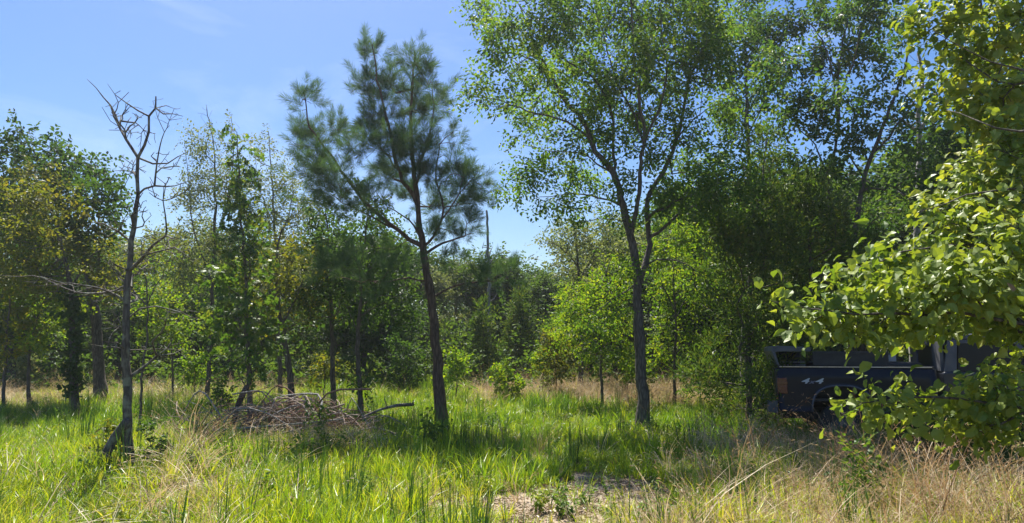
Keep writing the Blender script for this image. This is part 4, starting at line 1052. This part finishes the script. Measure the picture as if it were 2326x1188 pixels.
tg = part('tailgate', lambda bm: box(bm, -.03, .03, .11, WID - .11, .74, RAIL - .01), 'paint', bev=.015)
part('tailgate_handle', lambda bm: box(bm, -.042, -.031, WID / 2 - .1, WID / 2 + .1, 1.2, 1.27), 'black', tg, bev=.004)
part('rear_bumper', lambda bm: prism(bm, [(-.2, .60), (-.02, .58), (-.02, .80), (-.18, .79)], -.01, WID + .01), 'grey', bev=.02)
part('frame', lambda bm: box(bm, .1, 5.2, .5, WID - .5, .46, .60), 'black')
cab_lo = [(2.6, .6), (4.12, .6), (4.2, 1.22), (4.16, 1.30), (2.62, 1.32), (2.6, 1.28)]
part('cab', lambda bm: prism(bm, cab_lo, 0, WID), 'paint', bev=.03, seg=3)
def pillars(bm):
    for ya, yb in ((.03, .09), (WID - .09, WID - .03)):
        prism(bm, [(2.63, 1.32), (2.82, 1.32), (2.86, 1.84), (2.72, 1.86)], ya, yb)
        prism(bm, [(4.06, 1.30), (4.15, 1.30), (3.72, 1.85), (3.64, 1.85)], ya, yb)
        prism(bm, [(2.86, 1.79), (3.66, 1.79), (3.70, 1.85), (2.80, 1.85)], ya + .004, yb - .004)
    box(bm, 2.60, 2.66, .09, .52, 1.32, 1.82); box(bm, 2.60, 2.66, WID - .52, WID - .09, 1.32, 1.82)
    box(bm, 2.602, 2.658, .52, WID - .52, 1.32, 1.40); box(bm, 2.602, 2.70, .09, WID - .09, 1.76, 1.86)
part('cab_pillars', pillars, 'fadedpaint', bev=.008)
part('cab_roof', lambda bm: prism(bm, [(2.64, 1.85), (3.74, 1.85), (3.66, 1.93), (3.2, 1.955), (2.74, 1.94)], .05, WID - .05), 'fadedpaint', bev=.03, seg=3)
part('rear_window', lambda bm: box(bm, 2.62, 2.635, .52, WID - .52, 1.40, 1.76), 'glass', bev=.006)
for near in (True, False):
    yg = .05 if near else WID - .06
    dr_ = part('door', lambda bm: prism(bm, [(2.95, .70), (4.02, .70), (4.06, 1.27), (2.93, 1.27)], -.008 if near else WID - .01, .01 if near else WID + .008), 'paint', bev=.006)
    part('door_handle', lambda bm: box(bm, 3.0, 3.14, -.03 if near else WID + .009, -.009 if near else WID + .03, 1.14, 1.18), 'black', dr_, bev=.006)
    part('side_window', lambda bm: prism(bm, [(2.84, 1.325), (4.06, 1.31), (3.66, 1.79), (2.88, 1.79)], yg, yg + .01), 'glass', dr_)
part('windshield', lambda bm: prism(bm, [(4.13, 1.305), (4.145, 1.305), (3.715, 1.845), (3.70, 1.845)], .1, WID - .1), 'glass')
part('hood', lambda bm: prism(bm, [(4.18, 1.10), (5.44, 1.02), (5.45, 1.12), (5.35, 1.17), (4.2, 1.24)], .07, WID - .07), 'paint', bev=.03, seg=3)
part('grille', lambda bm: box(bm, 5.40, 5.47, .38, WID - .38, .78, 1.04), 'black', bev=.01)
part('front_bumper', lambda bm: box(bm, 5.45, 5.62, -.01, WID + .01, .52, .72), 'grey', bev=.03)
part('licence_plate_bracket', lambda bm: box(bm, -.215, -.2, WID / 2 - .18, WID / 2 + .18, .62, .76), 'black', bev=.004)
def wheel(xc, yc, out):
    th = np.linspace(0, 2 * math.pi, 33)[:-1]
    prof = [(.20, -.10), (.30, -.125), (.36, -.12), (.385, -.085), (.39, 0), (.385, .085), (.36, .12), (.30, .125), (.20, .10)]
    V = np.array([(r * math.cos(t) * (1 + (.012 if (k % 2 and r > .38) else 0)), w, r * math.sin(t)) for k, t in enumerate(th) for r, w in prof]); m = len(prof)
    F = np.array([(k * m + j, k * m + j + 1, ((k + 1) % 32) * m + j + 1, ((k + 1) % 32) * m + j) for k in range(32) for j in range(m - 1)])
    w_ = link('wheel', None, truck); w_.location = (xc, yc, .39)
    link('tyre', mesh_data('tyre', V, [F], M['tyre'], True), w_)
    prof = [(0, -.05), (.06, -.055), (.07, -.02), (.15, -.03), (.19, -.09), (.205, -.10)]
    s = 1 if out < 0 else -1
    V = np.array([(r * math.cos(t), w * s, r * math.sin(t)) for t in th for r, w in prof]); m = len(prof)
    F = np.array([(k * m + j, k * m + j + 1, ((k + 1) % 32) * m + j + 1, ((k + 1) % 32) * m + j) for k in range(32) for j in range(m - 1)])
    link('rim', mesh_data('rim', V, [F], M['grey'], True), w_)
for xc in (ARX, 4.42):
    wheel(xc, .16, -1); wheel(xc, WID - .16, 1)
def lettering(txt, mat, x, z, size, shear, sx):
    cu = bpy.data.curves.new('lettering', 'FONT'); cu.body = txt; cu.size = size; cu.shear = shear; cu.extrude = .001; cu.offset = .0035
    tmp = bpy.data.objects.new('lettering', cu); COL.objects.link(tmp)
    me = bpy.data.meshes.new_from_object(tmp.evaluated_get(bpy.context.evaluated_depsgraph_get()))
    bpy.data.objects.remove(tmp); me.materials.clear(); me.materials.append(M[mat])
    o = link('lettering', me, truck); o.location = (x, -.004, z); o.rotation_euler = (math.radians(90), 0, 0); o.scale = (sx, 1, 1)
    return o
lettering('4', 'decal', .375, 1.105, .125, .3, 1.9); lettering('x', 'bluedecal', .51, 1.105, .09, .45, 1.6); lettering('4', 'decal', .60, 1.105, .125, .3, 1.9)

def loose(name, label, cat, parts_, loc=(0, 0, 0)):
    t = thing(name, (TX + loc[0] * math.cos(YAW) - loc[1] * math.sin(YAW), TY + loc[0] * math.sin(YAW) + loc[1] * math.cos(YAW), truck.location.z + loc[2]), label, cat)
    t.rotation_euler = (0, 0, YAW)
    for nm, build, mat, bev in parts_: link(nm, bm_mesh(nm, build, M[mat], bev), t)
    return t
loose('bed_cover', 'grey moulded cover with slanted end over the tailgate of the truck', 'truck cover',
      [('shell', lambda bm: prism(bm, [(0, .0), (-.10, .26), (-.08, .33), (-.03, .355), (.56, .33), (.57, .25), (.20, .245), (.12, .25), (-.03, .24), (.035, .0)], .0, 1.60), 'grey', .012),
       ('inner_panel', lambda bm: box(bm, .04, .55, 1.40, 1.42, .0, .24), 'black', 0), ('edge_strip', lambda bm: box(bm, .10, .52, .5, .53, .05, .066), 'white', 0)], (.02, .16, RAIL + .036))
loose('black_panel', 'flat black panel standing along the truck bed rail', 'panel',
      [('board', lambda bm: box(bm, 0, 1.22, 0, .04, 0, .25), 'black', .006), ('cleat', lambda bm: box(bm, .02, 1.2, -.012, -.001, .20, .23), 'black', .003)], (.62, .2, RAIL - .16 + .20))
loose('grey_crate', 'small grey box lying on the load at the cab end of the bed', 'box',
      [('body', lambda bm: box(bm, 0, .36, 0, .3, 0, .12), 'white', .01), ('lid', lambda bm: box(bm, -.01, .37, -.01, .31, .121, .145), 'grey', .006)], (1.66, .45, RAIL + .11))
loose('load_board', 'dark load heaped in the middle of the truck bed', 'load',
      [('board', lambda bm: box(bm, 0, 1.75, 0, 1.1, 0, .62), 'black', .05), ('strap', lambda bm: box(bm, .6, .66, -.006, 1.106, .05, .628), 'grey', 0)], (.65, .35, .85))

# ------------------------------------------------------------------ big-leaved tree reaching in from the right
TPL['curled'] = ([(u * (1 - .12 * u), v * .85 + .05 * u, w * 1.6 - .28 * u * u) for u, v, w in TPL['lobed'][0]], TPL['lobed'][1])
TPL['cupped'] = ([(u, v * 1.1 - .04 * u, w + .55 * v * v - .1 * u) for u, v, w in TPL['ovate'][0]], TPL['ovate'][1])
def bush_leaves(t, sk, tips, base, rng):
    C0 = np.array([sk.p[q] for q in tips]); dr = unit(C0 - np.array([sk.p[sk.par[q]] for q in tips]))
    per = 8
    n = len(C0) * per
    C = np.repeat(C0, per, 0) + rng.normal(0, .07, (n, 3))
    D, Sd, N = leaf_frames(n, rng, .85, .55, np.repeat(dr, per, 0) * .8, .3, (-.3, -.3))
    L = rng.uniform(.04, .105, n); W = L * rng.uniform(.6, 1.15, n)
    kind = rng.integers(0, 4, n)
    # nearest leaves that the frame shows become single leaves
    u = PXOF(C[:, 0], C[:, 1], C[:, 2]); depth = C[:, 1] * cp + (C[:, 2] - EYE) * sp
    v = 594 - FPX * ((C[:, 2] - EYE) * cp - C[:, 1] * sp) / depth
    seen = (u > 1700) & (u < 2330) & (v > 0) & (v < 1150)
    big = np.argsort(np.where(seen, C[:, 1] - 8 * L, 99))[:300]
    mask = np.zeros(n, bool); mask[big] = True
    one = np.array([[0, 0, 0.]]); ex = np.array([[1., 0, 0]]); ey = np.array([[0, 1., 0]]); ez = np.array([[0, 0, 1.]])
    LM = []
    for tp in ('lobed', 'ovate', 'curled', 'cupped'):
        V, F = leaves_geo(one, ex, ey, ez, np.array([1.]), np.array([1.]), tp); LM.append(mesh_data('leaf', V, F, M['bush']))
    V, F = leaves_geo(one, ex, ey, ez, np.array([1.]), np.array([1.]), 'lobed'); LM.append(mesh_data('leaf', V, F, M['bushdead']))
    for q in big:
        k = kind[q] if rng.random() > .02 else 4
        o = link('leaf', LM[k], t)
        R = Matrix((D[q] * L[q], Sd[q] * W[q], N[q] * L[q])).transposed().to_4x4(); R.translation = Vector(C[q] - base)
        o.matrix_local = R
    rest = ~mask
    parts_ = []
    for k, tp in enumerate(('lobed', 'ovate', 'curled', 'cupped')):
        s = rest & (kind == k); parts_.append(leaves_geo(C[s] - base, D[s], Sd[s], N[s], L[s], W[s], tp))
    V, F = merge(parts_)
    tag(link('foliage', mesh_data('foliage', V, F, M['bush']), t), kind='stuff')
M['bush'] = leaf_mat('broad_leaf_single', [(.075, .145, .024), (.15, .225, .04), (.25, .31, .06), (.40, .39, .08)], (1.6, 1.5, .45), mix=.4, rough=.48, spec=.42, patch=.4)
tree('broadleaf_tree', 'big leaved branches reaching in from the right over the truck', 4.9,
 [([(2560, 1322), (2550, 1100), (2540, 850), (2530, 600), (2500, 300), (2480, 50)], 60, 16),
  ([(2545, 950), (2400, 780), (2250, 720), (2100, 710), (1950, 715), (1780, 690, -.3)], 22, 3), ([(2535, 760), (2400, 620), (2250, 560), (2120, 560), (2000, 590), (1900, 620, .2)], 20, 3),
  ([(2530, 600), (2420, 450), (2330, 420), (2200, 440), (2090, 480)], 16, 3), ([(2500, 300), (2380, 180), (2250, 140), (2120, 70)], 14, 3), ([(2510, 380), (2380, 300), (2260, 290), (2150, 250, .4)], 14, 3),
  ([(2550, 1080), (2420, 960), (2280, 920), (2120, 900), (1960, 920, -.2), (1910, 945, -.3)], 16, 3), ([(2490, 120), (2380, 0), (2250, -60)], 12, 3)],
 [(1775, 690, 32, 22, -.3), (1830, 715, 50, 34, -.2), (1900, 690, 60, 46, -.1), (1960, 640, 60, 46, .2), (1930, 740, 60, 36, -.1), (2020, 700, 80, 60, 0), (2030, 590, 60, 46, .4), (2110, 660, 80, 66, -.2), (2130, 550, 70, 56, .3), (2110, 745, 80, 30, .2), (2210, 620, 90, 80, -.3), (2220, 500, 76, 66, .2), (2300, 560, 80, 100, -.2), (2310, 700, 80, 80, .1), (2200, 720, 80, 40, .3),
  (2000, 660, 80, 40, .9), (2120, 640, 80, 60, 1.0), (2220, 640, 80, 70, .9), (2310, 640, 80, 80, 1.0), (2100, 700, 90, 50, 1.3), (2220, 690, 90, 50, 1.5), (2320, 710, 80, 60, 1.4), (2130, 460, 50, 40, .5), (2200, 410, 60, 50, .5), (2290, 430, 70, 60, .2), (2300, 330, 70, 60, .3), (2240, 280, 66, 60, .7), (2170, 220, 60, 50, .8), (2290, 200, 70, 66, .5), (2200, 130, 70, 60, .7), (2110, 80, 50, 46, .8), (2290, 90, 66, 60, .5), (2180, 20, 70, 50, .6), (2290, 0, 70, 50, .4), (2220, 380, 70, 50, 1.0, .4), (2310, 250, 70, 70, 1.0, .4), (2230, 200, 70, 50, 1.1, .4), (2310, 120, 70, 60, 1.0, .4), (2200, 60, 70, 50, 1.1, .4), (2100, 180, 36, 40, .9), (2090, 20, 36, 36, .8),
  (1940, 935, 46, 26, -.2, .7), (2000, 910, 55, 34, -.1, .7), (2070, 895, 60, 36, .1, .5), (2090, 940, 60, 34, 0, .5), (2170, 910, 70, 40, .1, .5), (2180, 960, 60, 30, .2), (2260, 900, 70, 60, 0), (2280, 980, 60, 30, .1), (2320, 830, 50, 50, .4)],
 None, dens=140, bark='bark', spread=.5, seed=60, bf=.3, rtip=.0022, extra=bush_leaves)
DKS = LEAF('oak', 'oval', .11, .075, 16, .13)  # dark shrubs added to fill the shaded space below the branches
for u, yt, w, dd, sd, lab in [(2170, 900, 90, 9.6, 61, 'added dark shrub filling the shade under the branches beside the truck door'), (2290, 880, 90, 8.8, 62, 'added dark shrub filling the shade at the right edge below the branches'), (2070, 940, 60, 10.4, 63, 'added low shrub filling the shade by the truck wheel')]:
    yb = 800 + 2560 / dd
    tree('shrub', lab, dd, [([(u, yb), (u + 5, (yt + yb) / 2), (u, yt + 10)], 5, 2)],
         [(u - w * .4, yt + (yb - yt) * .3, w * .6, (yb - yt) * .25, 0), (u + w * .4, yt + (yb - yt) * .25, w * .6, (yb - yt) * .25, 0), (u, yt + (yb - yt) * .55, w * .9, (yb - yt) * .28, 0)], DKS, dens=40, spread=.3, seed=sd, cat='shrub', bf=.3, rtip=.003)

# ------------------------------------------------------------------ brush pile, fallen wood, small plants
def wood_piece(name, label, cat, pts, r0, r1, mat, sides=7, stubs=()):
    Q = spline(pts, .12); base = Q[0].copy()
    Q = Q + RNG.normal(0, r0 * .12, Q.shape)
    t = thing(name, base, label, cat)
    V, F = tube(Q - base, np.linspace(r0, r1, len(Q)), sides, .08)
    link('stem', mesh_data('stem', V, F, M[mat], True), t)
    for sp_, q0, q1 in stubs:
        V, F = tube(spline(sp_, .08) - base, np.linspace(q0, q1, len(spline(sp_, .08))), 5)
        link('stub', mesh_data('stub', V, F, M[mat], True), t)
    return t
wood_piece('leaning_log', 'short lichen grey log leaning against the dead tree foot', 'log', [P(226, 1068, 9.6), P(250, 1010, 9.65), P(290, 955, 9.75)], .062, .055, 'deadbark', 9)
wood_piece('leaning_stump', 'charred leaning stub with a pale splinter at the brush pile', 'stump', [P(528, 965, 14.0), P(543, 915, 14.05), P(561, 878, 14.1)], .055, .06, 'pinebark', 8, [([P(560, 880, 14.1), P(552, 868, 14.1), P(543, 852, 14.1)], .014, .004)])
wood_piece('fallen_limb', 'curved grey limb lying in the grass by the pine', 'fallen branch', [P(822, 948, 13.6), P(860, 932, 13.7), P(900, 921, 13.8), P(940, 919, 13.9)], .02, .034, 'deadbark', 8, [([P(934, 921, 13.9), P(940, 910, 13.85)], .02, .01), ([P(880, 926, 13.75), P(872, 905, 13.7)], .012, .005)])
rng = np.random.default_rng(123)
bp_c = np.array([GX(655, 13.9), 13.9, 0.0])
pile = thing('brush_pile', bp_c, 'tangled pile of dry branches and twigs in the grass', 'brush pile')
def stick(n, len0, len1, r0, r1):
    out = []
    for _ in range(n):
        L = rng.uniform(len0, len1); a = rng.normal(0, .55) + (math.pi if rng.random() < .5 else 0)
        ex, ey = 1.8, .8
        q = rng.normal(0, .45, 2); c = np.array([np.clip(q[0], -1, 1) * ex, np.clip(q[1], -1, 1) * ey, 0])
        hgt = .52 * math.exp(-(c[0] / 1.2) ** 2 - (c[1] / .7) ** 2)
        c[2] = rng.uniform(.1, 1) * hgt + .08
        dv = np.array([math.cos(a), math.sin(a) * .7, rng.normal(0, .3)])
        kink = rng.normal(0, .13 * L, (2, 3)); kink[:, 2] += .05 * L
        pts = [c - dv * L / 2, c - dv * L / 6 + kink[0], c + dv * L / 6 + kink[1], c + dv * L / 2 - np.array([0, 0, rng.uniform(0, .2) * L])]
        pts = np.array(pts); pts[:, 2] = np.maximum(pts[:, 2], .02)
        Q = spline(pts, L / 9); R = rng.uniform(r0, r1)
        out.append(tube(Q, np.linspace(R, R * .35, len(Q)), 5 if R > .006 else 3))
    return out
for i, (V, F) in enumerate(stick(120, .8, 2.2, .006, .022)):
    link('branch', mesh_data('branch', V, F, M[['twig', 'redtwig', 'deadgrey', 'twig'][i % 4]], True), pile)
V, F = tube(spline([P(478, 978, 13.2) - bp_c, P(560, 972, 13.2) - bp_c, P(680, 962, 13.3) - bp_c, P(780, 952, 13.4) - bp_c], .15), np.linspace(.03, .012, len(spline([P(478, 978, 13.2), P(560, 972, 13.2), P(680, 962, 13.3), P(780, 952, 13.4)], .15))), 6)
o = link('branch', mesh_data('branch', V, F, M['deadgrey'], True), pile); o["label"] = 'long pale pole along the front of the pile'
V, F = merge(stick(330, .3, 1.0, .0025, .0055)); tag(link('twigs', mesh_data('twigs', V, F, M['redtwig']), pile), kind='stuff')

BR = LEAF('gum', 'oval', .075, .05, 9, .07)
for u, yt, w, dd, sd, mat, lab in [(722, 905, 16, 13.0, 70, 'gum', 'upright leafy bramble growing through the brush pile'), (700, 1000, 44, 11.0, 71, 'bright', 'bright green bramble clump in front of the brush pile'), (750, 985, 22, 11.3, 78, 'gum', 'small dark leafed bramble right of the bright clump'),
                                   (345, 955, 34, 9.9, 72, 'oak', 'dark leafy weed at the right foot of the dead tree'), (246, 950, 22, 9.9, 73, 'autumn', 'reddish leafy sprout at the left foot of the dead tree'), (1150, 822, 40, 20.0, 74, 'bright', 'bright green weed clump before the conical cedars'),
                                   (985, 955, 26, 12.2, 75, 'gum', 'dark broad leafed weed in the grass before the pine'), (500, 840, 16, 17.5, 76, 'gum', 'leafy sprout left of the gum sapling foot'), (1960, 1000, 44, 7.6, 77, 'gum', 'low leafy seedling in the dry grass under the lower branch')]:
    yb = 800 + 2560 / dd
    lf = dict(BR); lf['mat'] = mat
    lf['L'], lf['W'] = (.09, .06) if dd > 16 else (.07, .05)
    tree('leafy_weed', lab, dd, [([(u, yb), (u + 4, (yt + yb) / 2), (u - 2, yt)], 1.6 * 14 / dd, .8)],
         [(u, yt + 8, w * .5, 10, 0), (u - w * .3, yt + (yb - yt) * .3, w * .7, (yb - yt) * .2, 0), (u + w * .3, yt + (yb - yt) * .5, w * .8, (yb - yt) * .22, 0), (u, yt + (yb - yt) * .7, w * .8, (yb - yt) * .2, 0)], lf, dens=90, spread=.15, seed=sd, cat='weed', bf=.3, rtip=.002)


# ------------------------------------------------------------------ thin haze, added mainly to stand in for lens glare
def haze_box():
    bm = bmesh.new(); box(bm, -95, 95, -6, 92, -1.5, 17)
    bmesh.ops.recalc_face_normals(bm, faces=bm.faces)
    me = bpy.data.meshes.new('haze'); bm.to_mesh(me); bm.free()
    m, n, l, out = nodes_of('glare_haze')
    pv = n.new("ShaderNodeVolumePrincipled")
    pv.inputs['Color'].default_value = (.9, .95, 1, 1); pv.inputs['Density'].default_value = .0009; pv.inputs['Anisotropy'].default_value = .65
    l.new(pv.outputs[0], out.inputs['Volume'])
    me.materials.append(m)
    tag(link('haze', me), 'thin haze added over the clearing to stand in for lens glare', 'haze', kind='stuff')
haze_box()
